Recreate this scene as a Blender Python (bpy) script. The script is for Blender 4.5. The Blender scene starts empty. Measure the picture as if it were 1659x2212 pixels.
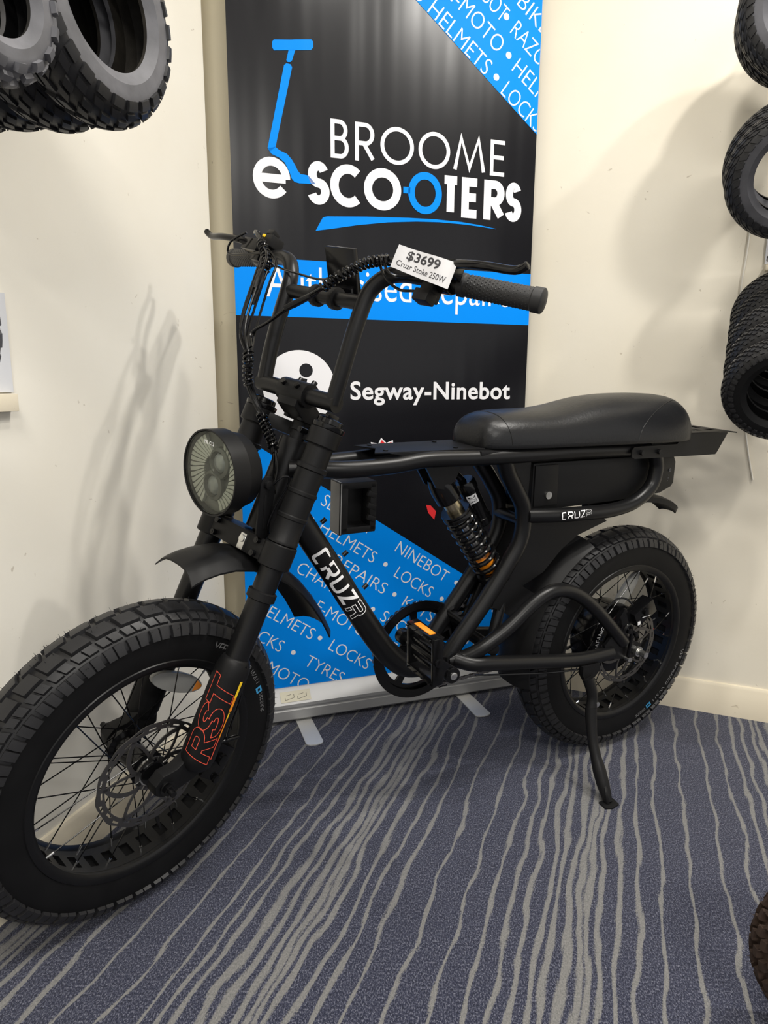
import bpy, bmesh, math, random
from math import sin, cos, pi, radians as rad
from mathutils import Vector as V, Matrix

random.seed(7)
S = bpy.context.scene
COL = S.collection

# ------------------------------------------------------------------ camera, light, exposure
PITCH, ROLL, CAM_H = 0.1896, 0.0052, 0.967
cam = bpy.data.cameras.new('camera')
cam.sensor_fit = 'HORIZONTAL'; cam.sensor_width = 36.0
cam.lens = 1490.7 / 1659 * 36.0
cam.clip_start = 0.02
camo = bpy.data.objects.new('camera', cam); COL.objects.link(camo)
_r, _u, _f = V((1, 0, 0)), V((0, sin(PITCH), cos(PITCH))), V((0, cos(PITCH), -sin(PITCH)))
_R = cos(ROLL) * _r + sin(ROLL) * _u; _U = -sin(ROLL) * _r + cos(ROLL) * _u
camo.matrix_world = Matrix(((_R.x, _U.x, -_f.x, 0), (_R.y, _U.y, -_f.y, 0), (_R.z, _U.z, -_f.z, CAM_H), (0, 0, 0, 1)))
S.camera = camo

S.view_settings.view_transform = 'Standard'
S.view_settings.look = 'None'
S.view_settings.gamma = 1.0
S.view_settings.use_curve_mapping = False
S.view_settings.exposure = 0.93

w = bpy.data.worlds.new('world'); S.world = w; w.use_nodes = True
w.node_tree.nodes['Background'].inputs[0].default_value = (1.0, 0.985, 0.965, 1)
w.node_tree.nodes['Background'].inputs[1].default_value = 0.44

LAMPS = [  # x, y, size x, size y, watts   (recessed ceiling lights, the two large ones added fill, at 2.62 m)
    (0.45, 1.10, 0.12, 0.12, 5.5),
    (1.02, 0.98, 0.08, 0.08, 10.5),
    (1.43, 0.93, 0.08, 0.08, 10.5),
    (-0.30, -0.20, 0.60, 0.60, 17.0),  # unseen fill panel, added to brighten the lower walls and floor
    (1.0, -1.6, 1.2, 0.30, 34.0),  # unseen long fill panel, added as even front light
]
CEIL = 2.62
for i, (x, y, sx, sy, pw) in enumerate(LAMPS):
    L = bpy.data.lights.new('ceiling_lamp', 'AREA'); L.shape = 'RECTANGLE'; L.size = sx; L.size_y = sy
    L.energy = pw; L.color = (1.0, 0.965, 0.905)
    lo = bpy.data.objects.new('ceiling_lamp', L); COL.objects.link(lo)
    lo.location = (x, y, CEIL - 0.012)

# ------------------------------------------------------------------ materials
def mat(name, col, rough=0.5, metal=0.0, spec=0.5, bump=None, var=None, coat=0.0, trans=0.0, ior=1.45, sheen=0.0):
    m = bpy.data.materials.new(name); m.use_nodes = True
    nt = m.node_tree; b = nt.nodes['Principled BSDF']
    b.inputs['Base Color'].default_value = (*col, 1); b.inputs['Roughness'].default_value = rough
    b.inputs['Metallic'].default_value = metal; b.inputs['Specular IOR Level'].default_value = spec
    b.inputs['Coat Weight'].default_value = coat; b.inputs['Transmission Weight'].default_value = trans
    b.inputs['IOR'].default_value = ior; b.inputs['Sheen Weight'].default_value = sheen
    tc = nt.nodes.new('ShaderNodeTexCoord')
    if bump:
        sc, st, dist = bump
        n = nt.nodes.new('ShaderNodeTexNoise'); n.inputs['Scale'].default_value = sc; n.inputs['Detail'].default_value = 6
        bp = nt.nodes.new('ShaderNodeBump'); bp.inputs['Strength'].default_value = st; bp.inputs['Distance'].default_value = dist
        nt.links.new(tc.outputs['Object'], n.inputs['Vector']); nt.links.new(n.outputs['Fac'], bp.inputs['Height'])
        nt.links.new(bp.outputs['Normal'], b.inputs['Normal'])
    if var:
        sc, lo, hi = var
        n = nt.nodes.new('ShaderNodeTexNoise'); n.inputs['Scale'].default_value = sc; n.inputs['Detail'].default_value = 4
        r = nt.nodes.new('ShaderNodeMapRange'); r.inputs['From Min'].default_value = .3; r.inputs['From Max'].default_value = .7
        r.inputs['To Min'].default_value = lo; r.inputs['To Max'].default_value = hi
        mx = nt.nodes.new('ShaderNodeMix'); mx.data_type = 'RGBA'; mx.blend_type = 'MULTIPLY'; mx.inputs['Factor'].default_value = 1
        mx.inputs['A'].default_value = (*col, 1)
        nt.links.new(tc.outputs['Object'], n.inputs['Vector']); nt.links.new(n.outputs['Fac'], r.inputs['Value'])
        nt.links.new(r.outputs['Result'], mx.inputs['B']); nt.links.new(mx.outputs['Result'], b.inputs['Base Color'])
    return m

BLK = mat('black_powder_coat', (.0055, .0055, .006), .34, spec=.38, bump=(900, .12, .0004))
BLKM = mat('black_matte_metal', (.007, .007, .0075), .44, spec=.25, bump=(700, .15, .0004))
GLOSS = mat('black_gloss', (.004, .004, .0045), .17, spec=.4)
PLAS = mat('black_plastic', (.009, .009, .0095), .44, spec=.25, bump=(500, .1, .0004))
RUB = mat('tyre_rubber', (.018, .018, .0195), .42, spec=.42, bump=(260, .2, .0006), var=(40, .85, 1.15))
RUBS = mat('sidewall_rubber', (.0062, .0062, .0066), .55, spec=.2, bump=(300, .12, .0004), var=(18, .85, 1.2))
GRIP = mat('grip_rubber', (.015, .015, .016), .55)
LEA = mat('seat_vinyl', (.0085, .0088, .010), .36, spec=.40, bump=(170, .35, .0012))
STEEL = mat('zinc_steel', (.72, .72, .70), .28, 1.0, var=(60, .85, 1.05))
ROTOR = mat('brushed_rotor', (.17, .165, .16), .42, 1.0)
NIP = mat('spoke_nipple', (.8, .8, .8), .25, 1.0)
WHITE = mat('white_print', (.85, .85, .86), .5)
WPRINT = mat('white_banner_ink', (.86, .86, .88), .32)
GREYP = mat('grey_moulded_print', (.16, .16, .165), .6)
CYAN = mat('cyan_print', (.05, .32, .62), .5)
RED = mat('red_print', (.75, .09, .05), .45)
ORANGE = mat('orange_print', (.9, .28, .01), .4)
YEL = mat('yellow_print', (.95, .62, .02), .4)
AMBER = mat('amber_reflector', (.95, .30, .02), .25, coat=.6)
BRASS = mat('shock_shaft_gold', (.58, .50, .33), .3, 1.0)
def clear_plastic(name):
    m = bpy.data.materials.new(name); m.use_nodes = True; nt = m.node_tree; nt.nodes.remove(nt.nodes['Principled BSDF'])
    t = nt.nodes.new('ShaderNodeBsdfTransparent'); t.inputs[0].default_value = (.96, .97, .95, 1); g = nt.nodes.new('ShaderNodeBsdfGlossy'); g.inputs['Roughness'].default_value = .06
    f = nt.nodes.new('ShaderNodeLayerWeight'); f.inputs['Blend'].default_value = .12; mx = nt.nodes.new('ShaderNodeMixShader')
    nt.links.new(f.outputs[0], mx.inputs[0]); nt.links.new(t.outputs[0], mx.inputs[1]); nt.links.new(g.outputs[0], mx.inputs[2]); nt.links.new(mx.outputs[0], nt.nodes['Material Output'].inputs[0])
    return m
CLEAR = clear_plastic('clear_lens')
GLASS = mat('projector_glass', (.20, .21, .21), .06, spec=.8, coat=1.0, bump=(160, .5, .001))
REFL = mat('spoke_reflector_plastic', (.36, .36, .34), .25, coat=.5, bump=(900, .5, .001))
LAMPG = mat('headlight_fins', (.46, .46, .42), .4)
LAMPD = mat('headlight_mask', (.10, .10, .092), .3)
PAPER = mat('white_paper', (.66, .66, .68), .7, bump=(60, .15, .002))
INK = mat('black_ink', (.03, .03, .035), .6)
BRN = mat('dusty_brown_rubber', (.038, .022, .015), .8, var=(30, .7, 1.2))
RUBG = mat('grey_dusty_rubber', (.062, .062, .07), .6, bump=(200, .2, .0008), var=(25, .8, 1.25))
RUBL = mat('pale_dusty_rubber', (.105, .105, .115), .6, bump=(200, .2, .0008), var=(25, .75, 1.25))
LINER = mat('tyre_liner', (.03, .026, .02), .7, bump=(400, .4, .001), var=(50, .6, 1.4))
ALU = mat('brushed_aluminium', (.40, .40, .40), .48, .45, var=(8, .93, 1.05))
ALUW = mat('satin_silver_plastic', (.62, .62, .61), .42, .3)
STICK = mat('yellowed_sticker', (.62, .58, .44), .5)
GREYPL = mat('grey_plate', (.25, .25, .245), .5)
REDP = mat('red_sticker', (.75, .03, .05), .5)
CARD = mat('card_holder_acrylic', (.62, .63, .66), .25)
CHAINM = mat('chain_steel', (.28, .27, .26), .35, 1.0)

# ------------------------------------------------------------------ mesh helpers
class MB:
    """collects shapes and links them as one mesh object"""
    def __init__(s): s.v = []; s.f = []; s.mi = []
    def add(s, vs, fs, m=0):
        o = len(s.v); s.v += [V(p) for p in vs]
        for f in fs: s.f.append([i + o for i in f]); s.mi.append(m)
    def tube(s, path, r, n=14, cap=True, closed=False, m=0, smooth=0):
        P = [V(p) for p in path]
        R = list(r) if isinstance(r, (list, tuple)) else [r] * len(P)
        if smooth: P, R = spline(P, R, smooth, closed)
        N = len(P); T = []
        for i in range(N):
            a = P[(i - 1) % N] if closed or i else P[i]; b = P[(i + 1) % N] if closed or i < N - 1 else P[i]
            T.append((b - a).normalized())
        ref = V((0, 0, 1)) if abs(T[0].z) < .9 else V((1, 0, 0))
        nrm = (ref - T[0] * ref.dot(T[0])).normalized(); vs = []
        for i in range(N):
            nrm = (nrm - T[i] * nrm.dot(T[i])).normalized(); bi = T[i].cross(nrm)
            for k in range(n):
                a = 2 * pi * k / n; vs.append(P[i] + (nrm * cos(a) + bi * sin(a)) * R[i])
        fs = []
        for i in range(N if closed else N - 1):
            j = (i + 1) % N
            for k in range(n):
                l = (k + 1) % n; fs.append((i * n + k, i * n + l, j * n + l, j * n + k))
        if cap and not closed:
            fs.append(tuple(range(n))[::-1]); fs.append(tuple((N - 1) * n + k for k in range(n)))
        s.add(vs, fs, m); return s
    def lathe(s, prof, o=(0, 0, 0), ax=(0, 0, 1), n=32, m=0, closed=False):
        """prof: list of (height along axis, radius)"""
        o = V(o); ax = V(ax).normalized(); ref = V((0, 0, 1)) if abs(ax.z) < .9 else V((1, 0, 0))
        e1 = (ref - ax * ref.dot(ax)).normalized(); e2 = ax.cross(e1); vs = []; fs = []
        for h, r in prof:
            for k in range(n):
                a = 2 * pi * k / n; vs.append(o + ax * h + (e1 * cos(a) + e2 * sin(a)) * max(r, 1e-5))
        L = len(prof)
        for i in range(L if closed else L - 1):
            j = (i + 1) % L
            for k in range(n):
                l = (k + 1) % n; fs.append((i * n + k, i * n + l, j * n + l, j * n + k))
        if not closed:
            fs.append(tuple(range(n))[::-1]); fs.append(tuple((L - 1) * n + k for k in range(n)))
        s.add(vs, fs, m); return s
    def cyl(s, a, b, r, r2=None, n=18, m=0):
        a, b = V(a), V(b); d = (b - a); s.lathe([(0, r), (d.length, r if r2 is None else r2)], a, d, n, m); return s
    def box(s, c, sz, ex=(1, 0, 0), ey=(0, 1, 0), m=0):
        c = V(c); ex = V(ex).normalized(); ey = V(ey); ey = (ey - ex * ey.dot(ex)).normalized(); ez = ex.cross(ey)
        vs = [c + ex * sz[0] * .5 * i + ey * sz[1] * .5 * j + ez * sz[2] * .5 * k for i in (-1, 1) for j in (-1, 1) for k in (-1, 1)]
        s.add(vs, [(0, 1, 3, 2), (4, 6, 7, 5), (0, 4, 5, 1), (2, 3, 7, 6), (0, 2, 6, 4), (1, 5, 7, 3)], m); return s
    def prism(s, poly, o, ex, ey, t, m=0):
        """polygon in the (ex, ey) plane, from o, extruded t along ex x ey (both ways)"""
        o = V(o); ex = V(ex).normalized(); ey = V(ey); ey = (ey - ex * ey.dot(ex)).normalized(); ez = ex.cross(ey)
        n = len(poly); vs = [o + ex * x + ey * y + ez * z for z in (-t / 2, t / 2) for x, y in poly]
        fs = [tuple(range(n))[::-1], tuple(range(n, 2 * n))] + [(i, (i + 1) % n, n + (i + 1) % n, n + i) for i in range(n)]
        s.add(vs, fs, m); return s
    def ball(s, c, r, n=12, m=0, sc=(1, 1, 1)):
        c = V(c); vs = []; fs = []; k = n // 2
        for i in range(k + 1):
            for j in range(n):
                a = pi * i / k; b = 2 * pi * j / n
                vs.append(c + V((sin(a) * cos(b) * sc[0], sin(a) * sin(b) * sc[1], cos(a) * sc[2])) * r)
        for i in range(k):
            for j in range(n): fs.append((i * n + j, i * n + (j + 1) % n, (i + 1) * n + (j + 1) % n, (i + 1) * n + j))
        s.add(vs, fs, m); return s
    def build(s, name, mats, parent=None, xf=None, bevel=0, ang=35, merge=True):
        me = bpy.data.meshes.new(name)
        vs = [xf @ p for p in s.v] if xf else s.v
        me.from_pydata([tuple(p) for p in vs], [], s.f)
        if not isinstance(mats, (list, tuple)): mats = [mats]
        for x in mats: me.materials.append(x)
        me.polygons.foreach_set('material_index', s.mi)
        bm = bmesh.new(); bm.from_mesh(me)
        if merge: bmesh.ops.remove_doubles(bm, verts=bm.verts, dist=2e-5)
        if merge: bmesh.ops.dissolve_degenerate(bm, dist=1e-6, edges=bm.edges)
        bmesh.ops.recalc_face_normals(bm, faces=bm.faces)
        if bevel:
            es = [e for e in bm.edges if len(e.link_faces) == 2 and e.calc_face_angle(0) > rad(50)]
            bmesh.ops.bevel(bm, geom=es, offset=bevel, segments=2, affect='EDGES', profile=.6, clamp_overlap=True)
        bm.to_mesh(me); bm.free()
        me.polygons.foreach_set('use_smooth', [True] * len(me.polygons)); me.set_sharp_from_angle(angle=rad(ang))
        o = bpy.data.objects.new(name, me); COL.objects.link(o)
        if parent: o.parent = parent
        return o

def spline(P, R, k, closed=False):
    n = len(P); A = []; B = []
    for i in range(n if closed else n - 1):
        g = lambda j: (P[j % n], R[j % n]) if closed else (P[min(max(j, 0), n - 1)], R[min(max(j, 0), n - 1)])
        (p0, r0), (p1, r1), (p2, r2), (p3, r3) = g(i - 1), g(i), g(i + 1), g(i + 2)
        for q in range(k):
            t = q / k
            A.append(.5 * ((2 * p1) + (p2 - p0) * t + (2 * p0 - 5 * p1 + 4 * p2 - p3) * t * t + (3 * p1 - p0 - 3 * p2 + p3) * t ** 3))
            B.append(r1 + (r2 - r1) * t)
    if not closed: A.append(P[-1]); B.append(R[-1])
    return A, B

def empty(name, loc=(0, 0, 0)):
    o = bpy.data.objects.new(name, None); COL.objects.link(o); o.location = loc; o.empty_display_size = .05; return o
def tag(o, label, cat, group=None):
    o['label'] = label; o['category'] = cat
    if group: o['group'] = group
    return o
def struct(o): o['kind'] = 'structure'; return o
def part_label(o, t): o['label'] = t; return o

# ---- lettering: flat (x, y) triangles, either a font outline or own strokes
def font(body, off=0.0, spacing=1.0):
    c = bpy.data.curves.new('t', 'FONT'); c.body = body; c.size = 1; c.offset = off; c.space_character = spacing; c.resolution_u = 5
    o = bpy.data.objects.new('t', c); COL.objects.link(o)
    dg = bpy.context.evaluated_depsgraph_get(); dg.update(); ev = o.evaluated_get(dg); me = ev.to_mesh()
    vs = [(p.co.x, p.co.y) for p in me.vertices]; fs = [tuple(p.vertices) for p in me.polygons]
    ev.to_mesh_clear(); bpy.data.objects.remove(o); bpy.data.curves.remove(c)
    return vs, fs
def fit(g, x0, y0, x1, y1):
    vs, fs = g; a = min(p[0] for p in vs); b = max(p[0] for p in vs); c = min(p[1] for p in vs); d = max(p[1] for p in vs)
    return [(x0 + (p[0] - a) / (b - a) * (x1 - x0), y0 + (p[1] - c) / (d - c) * (y1 - y0)) for p in vs], fs
def arc(cx, cy, rx, ry, a0, a1, n=18):
    return [(cx + rx * cos(rad(a0 + (a1 - a0) * i / n)), cy + ry * sin(rad(a0 + (a1 - a0) * i / n))) for i in range(n + 1)]
GL = {
    'B': [[(0, 0), (0, 1)], [(0, 1), (.5, 1)] + arc(.5, .76, .42, .24, 90, -90) + [(0, .52)], [(0, .52), (.52, .52)] + arc(.55, .26, .45, .26, 90, -90) + [(0, 0)]],
    'R': [[(0, 0), (0, 1)], [(0, 1), (.5, 1)] + arc(.52, .73, .44, .27, 90, -90) + [(0, .46)], [(.42, .46), (1, 0)]],
    'O': [arc(.5, .5, .5, .5, 90, 450, 48)],
    'M': [[(0, 0), (.2, 1), (.5, .08), (.8, 1), (1, 0)]],
    'E': [[(1, 1), (0, 1), (0, 0), (1, 0)], [(0, .52), (.92, .52)]],
    'S': [arc(.5, .75, .42, .25, 25, 90, 8) + arc(.5, .75, .42, .25, 90, 270, 16)[1:] + arc(.5, .25, .48, .25, 90, -90, 16)[1:] + arc(.5, .25, .48, .25, -90, -160, 8)[1:]],
    'C': [arc(.52, .5, .52, .5, 48, 312, 32)],
    'T': [[(0, 1), (1, 1)], [(.5, 1), (.5, 0)]],
    'e': [arc(.5, .5, .5, .5, -2, 322, 36), [(.05, .49), (.98, .49)]],
    'c': [[(1, 1), (.22, 1), (.06, .93), (0, .78), (0, .22), (.06, .07), (.22, 0), (.92, 0)]],
    'r': [[(0, .62), (0, 1), (.8, 1), (.95, .93), (1, .8), (1, .62), (.95, .5), (.8, .42), (.1, .42)], [(.0, .42), (.0, 0)], [(.45, .42), (1, 0)]],
    'u': [[(0, 1), (0, .22), (.06, .07), (.22, 0), (.78, 0), (.94, .07), (1, .22), (1, 1)]],
    'z': [[(0, 1), (1, 1), (.02, .02), (1, .02)]],
}
def offset_path(P, d, closed):
    n = len(P); out = []
    for i in range(n):
        a = P[(i - 1) % n] if closed or i else None; b = P[i]; c = P[(i + 1) % n] if closed or i < n - 1 else None
        ds = []
        for p, q in ((a, b), (b, c)):
            if p is None or q is None: continue
            l = math.hypot(q[0] - p[0], q[1] - p[1])
            if l > 1e-9: ds.append(((q[0] - p[0]) / l, (q[1] - p[1]) / l))
        nx = -sum(t[1] for t in ds); ny = sum(t[0] for t in ds); l = math.hypot(nx, ny) or 1; nx /= l; ny /= l
        k = max(.45, -ds[0][1] * nx + ds[0][0] * ny) if ds else 1
        out.append((b[0] + nx * d / k, b[1] + ny * d / k))
    return out
def stroke(P, wd, closed=False):
    L, R = offset_path(P, wd / 2, closed), offset_path(P, -wd / 2, closed); n = len(P)
    return L + R, [(i, (i + 1) % n, n + (i + 1) % n, n + i) for i in range(n if closed else n - 1)]
OUTL = {
    'R': [[(0, 0), (0, 1), (.62, 1)] + arc(.64, .71, .36, .29, 90, -60, 10) + [(.66, .41), (1, 0), (.68, 0), (.38, .38), (.29, .38), (.29, 0)], [(.29, .60), (.29, .80), (.58, .80)] + arc(.60, .70, .10, .10, 80, -80, 6) + [(.58, .60)]],
    'S': [arc(.5, .72, .46, .28, 20, 270, 20) + arc(.5, .285, .18, .075, 90, -90, 8) + [(.30, .21), (.26, .30), (0, .26)] + arc(.5, .28, .48, .28, 200, 450, 20) + arc(.5, .715, .18, .075, 270, 90, 8) + [(.66, .76), (.70, .70)]],
    'T': [[(0, 1), (1, 1), (1, .76), (.65, .76), (.65, 0), (.35, 0), (.35, .76), (0, .76)]],
    'r': [[(0, .40), (.02, .60), (.70, .60), (.76, .66), (.76, .76), (.70, .80), (0, .80), (0, 1), (.80, 1), (.95, .93), (1, .80), (1, .60), (.95, .49), (.84, .42), (1, 0), (.72, 0), (.58, .40)], [(.0, .30), (.24, .30), (.24, 0), (0, 0)]],
}
def outlined(ch, x0, y0, x1, y1, t, slant=0):
    out = []
    for P in OUTL[ch]:
        Q = [(x0 + px * (x1 - x0) + py * (y1 - y0) * slant, y0 + py * (y1 - y0)) for px, py in P]
        out.append(stroke(Q, t, True))
    return out
def glyph(ch, x0, y0, x1, y1, t, outline=0, slant=0):
    out = []
    for pl in GL[ch]:
        closed = ch == 'O'; P = pl[:-1] if closed else pl
        P = [(x0 + t / 2 + px * (x1 - x0 - t), y0 + t / 2 + py * (y1 - y0 - t)) for px, py in P]
        if outline:
            Lp, Rp = offset_path(P, t / 2, False), offset_path(P, -t / 2, False)
            a, b = stroke(Lp + Rp[::-1], outline, True)
        else:
            if ch in 'BR' and pl[0] == (0, 0) and len(pl) == 2: P = [(P[0][0], P[0][1] - t / 2), (P[1][0], P[1][1] + t / 2)]
            a, b = stroke(P, t, closed)
        if slant: a = [(x + (y - y0) * slant, y) for x, y in a]
        out.append((a, b))
    return out
def cut(g, step):
    """slice flat lettering into thin strips so that it can follow a round tube"""
    bm = bmesh.new(); vv = [bm.verts.new((x, y, 0)) for x, y in g[0]]
    for f in g[1]:
        try: bm.faces.new([vv[i] for i in f])
        except ValueError: pass
    for ax in (0, 1):
        if not step[ax]: continue
        lo = min(v.co[ax] for v in bm.verts); hi = max(v.co[ax] for v in bm.verts); q = lo + step[ax]
        no = (1, 0, 0) if ax == 0 else (0, 1, 0)
        while q < hi:
            bmesh.ops.bisect_plane(bm, geom=bm.verts[:] + bm.edges[:] + bm.faces[:], plane_co=V(no) * q, plane_no=no); q += step[ax]
    bm.verts.index_update(); out = [(v.co.x, v.co.y) for v in bm.verts], [tuple(v.index for v in f.verts) for f in bm.faces]; bm.free(); return out
def flat(mb, g, fn, m, step=None):
    for k, q in enumerate(g if isinstance(g, list) else [g]):
        if step: q = cut(q, step)
        V_ = [fn(x, y) for x, y in q[0]]
        if k:                                   # overlapping strokes lie a hair above one another
            x, y = q[0][0]; e = 1e-4; nr = (fn(x + e, y) - fn(x, y)).cross(fn(x, y + e) - fn(x, y)).normalized() * (.00008 * k)
            V_ = [p + nr for p in V_]
        mb.add(V_, q[1], m)

# ------------------------------------------------------------------ room
A_L = rad(70.45); EL = V((cos(A_L), sin(A_L), 0)); NL = V((sin(A_L), -cos(A_L), 0))      # left wall: along it / into the room
A_R = rad(-22.5); ER = V((cos(A_R), sin(A_R), 0)); NR = V((sin(A_R), -cos(A_R), 0))      # right wall
PL = V((-.692, 1.094, 0)); PR = V((1.005, 1.900, 0))

def carpet():
    m = bpy.data.materials.new('striped_navy_carpet'); m.use_nodes = True; nt = m.node_tree; b = nt.nodes['Principled BSDF']
    b.inputs['Roughness'].default_value = .95; b.inputs['Specular IOR Level'].default_value = .15; b.inputs['Sheen Weight'].default_value = .15
    N = nt.nodes.new; Lk = nt.links.new
    def math_(op, a, c=None, d=None):
        n = N('ShaderNodeMath'); n.operation = op
        for i, x in enumerate((a, c, d)):
            if x is None: continue
            if isinstance(x, (int, float)): n.inputs[i].default_value = x
            else: Lk(x, n.inputs[i])
        return n.outputs[0]
    def noise(vec, sc, det=2, rough=.5):
        n = N('ShaderNodeTexNoise'); n.inputs['Scale'].default_value = sc; n.inputs['Detail'].default_value = det; n.inputs['Roughness'].default_value = rough
        Lk(vec, n.inputs['Vector']); return n.outputs['Fac']
    geo = N('ShaderNodeNewGeometry'); sp = N('ShaderNodeSeparateXYZ'); Lk(geo.outputs['Position'], sp.inputs[0])
    x, y = sp.outputs[0], sp.outputs[1]
    u = math_('ADD', math_('MULTIPLY', x, .9424), math_('MULTIPLY', y, -.3346))
    v = math_('ADD', math_('MULTIPLY', x, .3346), math_('MULTIPLY', y, .9424))
    cb = N('ShaderNodeCombineXYZ'); Lk(math_('MULTIPLY', u, 2.6), cb.inputs[0]); Lk(v, cb.inputs[1])
    cb2 = N('ShaderNodeCombineXYZ'); Lk(math_('MULTIPLY', u, 9.0), cb2.inputs[0]); Lk(v, cb2.inputs[1])
    w1 = math_('MULTIPLY', math_('SUBTRACT', noise(cb.outputs[0], 5.5, 1), .5), .040)
    w2 = math_('MULTIPLY', math_('SUBTRACT', noise(cb2.outputs[0], 17, 1), .5), .010)
    w3 = math_('MULTIPLY', math_('SUBTRACT', noise(geo.outputs['Position'], 400, 2), .5), .0065)
    uu = math_('ADD', math_('ADD', u, w1), math_('ADD', w2, w3))
    um = math_('FLOORED_MODULO', math_('ADD', uu, .296), .47)
    best = None
    for p, hw in ((0, .0033), (.063, .0033), (.113, .0036), (.148, .0042), (.175, .0046), (.206, .0052), (.225, .0056), (.251, .0066),
                  (.271, .0062), (.285, .0058), (.304, .0055), (.337, .0048), (.369, .004), (.408, .0036), (.47, .0033)):
        d = math_('DIVIDE', math_('ABSOLUTE', math_('SUBTRACT', um, p)), hw * .95)
        best = d if best is None else math_('MINIMUM', best, d)
    line = N('ShaderNodeMapRange'); line.inputs['From Min'].default_value = .75; line.inputs['From Max'].default_value = 1.25
    line.inputs['To Min'].default_value = 1; line.inputs['To Max'].default_value = 0; Lk(best, line.inputs['Value'])
    st = N('ShaderNodeVectorMath'); st.operation = 'MULTIPLY'; st.inputs[1].default_value = (1.0, .55, 1); Lk(geo.outputs['Position'], st.inputs[0])
    fl = noise(st.outputs[0], 400, 3, .85)
    r = N('ShaderNodeValToRGB'); e = r.color_ramp.elements
    e[0].position = .34; e[0].color = (.0075, .0085, .017, 1); e[1].position = .70; e[1].color = (.225, .23, .285, 1)
    k = e.new(.50); k.color = (.019, .023, .050, 1)
    Lk(fl, r.inputs[0])
    r2 = N('ShaderNodeValToRGB'); e = r2.color_ramp.elements
    e[0].position = .3; e[0].color = (.105, .104, .103, 1); e[1].position = .7; e[1].color = (.255, .252, .246, 1); Lk(fl, r2.inputs[0])
    mx = N('ShaderNodeMix'); mx.data_type = 'RGBA'; Lk(line.outputs[0], mx.inputs['Factor']); Lk(r.outputs[0], mx.inputs['A']); Lk(r2.outputs[0], mx.inputs['B'])
    Lk(mx.outputs['Result'], b.inputs['Base Color'])
    bp = N('ShaderNodeBump'); bp.inputs['Strength'].default_value = .6; bp.inputs['Distance'].default_value = .004
    Lk(fl, bp.inputs['Height']); Lk(bp.outputs[0], b.inputs['Normal'])
    return m
def wall_mat(name, col):
    m = mat(name, col, .62, spec=.3, bump=(120, .10, .0015))
    nt = m.node_tree; b = nt.nodes['Principled BSDF']; tc = nt.nodes['Texture Coordinate']
    a = nt.nodes.new('ShaderNodeTexNoise'); a.inputs['Scale'].default_value = 2.2; a.inputs['Detail'].default_value = 5
    r = nt.nodes.new('ShaderNodeValToRGB'); e = r.color_ramp.elements
    e[0].position = .3; e[0].color = (col[0] * .94, col[1] * .925, col[2] * .90, 1); e[1].position = .65; e[1].color = (*col, 1)
    nt.links.new(tc.outputs['Object'], a.inputs['Vector']); nt.links.new(a.outputs['Fac'], r.inputs[0])
    sc = nt.nodes.new('ShaderNodeTexNoise'); sc.inputs['Scale'].default_value = 26; sc.inputs['Detail'].default_value = 3; sc.inputs['Distortion'].default_value = 1.5
    r2 = nt.nodes.new('ShaderNodeValToRGB'); e = r2.color_ramp.elements
    e[0].position = .25; e[0].color = (.55, .5, .45, 1); e[1].position = .285; e[1].color = (1, 1, 1, 1)
    nt.links.new(tc.outputs['Object'], sc.inputs['Vector']); nt.links.new(sc.outputs['Fac'], r2.inputs[0])
    mx = nt.nodes.new('ShaderNodeMix'); mx.data_type = 'RGBA'; mx.blend_type = 'MULTIPLY'; mx.inputs['Factor'].default_value = .6
    nt.links.new(r.outputs[0], mx.inputs['A']); nt.links.new(r2.outputs[0], mx.inputs['B']); nt.links.new(mx.outputs['Result'], b.inputs['Base Color'])
    return m
WALL = wall_mat('cream_wall_paint', (.80, .77, .69))
WALLR = wall_mat('cream_wall_paint_bounce', (.80, .75, .635))  # yellower than the left wall: warm bounce light put into the colour
BASEB = wall_mat('cream_baseboard_paint', (.74, .67, .53))
CEILM = mat('ceiling_white', (.82, .80, .76), .8)

struct(MB().box((0, 0, -.05), (9, 9, .1)).build('floor', carpet()))
def slab(name, p, e, n, t0, t1, z0, z1, th, m, bevel=0):
    """wall panel: runs along e from p, its face at p, thickness th away from the room (n points into the room)"""
    c = p + e * (t0 + t1) / 2 - n * th / 2; c = V((c.x, c.y, (z0 + z1) / 2))
    return struct(MB().box(c, (t1 - t0, th, z1 - z0), e, n).build(name, m, bevel=bevel))
TC = .765                                     # the left wall ends here in an outside corner
WALLB = wall_mat('yellow_cream_wall_paint', (.88, .80, .60))
slab('wall_left', PL, EL, NL, -4.2, TC, 0, CEIL, .30, WALL)
A_D = rad(19.2); ED = V((cos(A_D), sin(A_D), 0)); ND = V((sin(A_D), -cos(A_D), 0))
slab('wall_back', V((-.409, 1.904, 0)), ED, ND, -.35, .70, 0, CEIL, .06, WALLB)          # narrow corner face behind the banner
slab('wall_right', PR, ER, NR, -1.4, 3.0, 0, CEIL, .10, WALLR)
struct(MB().box((0, 0, CEIL + .05), (9, 9, .1)).build('ceiling', CEILM))
BBP = [(0, 0), (.0, .0), (.014, .0), (.014, .074), (.011, .079), (.011, .086), (.006, .094), (0, .095)]
def baseboard(name, p, e, n, t0, t1):
    b = MB(); pr = BBP[1:]; k = len(pr)
    vs = [p + e * t + n * d + V((0, 0, z)) for t in (t0, t1) for d, z in pr]
    b.add(vs, [tuple(range(k)), tuple(range(k, 2 * k))[::-1]] + [(i, (i + 1) % k, k + (i + 1) % k, k + i) for i in range(k)])
    return struct(b.build(name, BASEB))
baseboard('baseboard_left', PL, EL, NL, -4.2, TC)
baseboard('baseboard_right', PR, ER, NR, -.45, 3.0)
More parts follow.
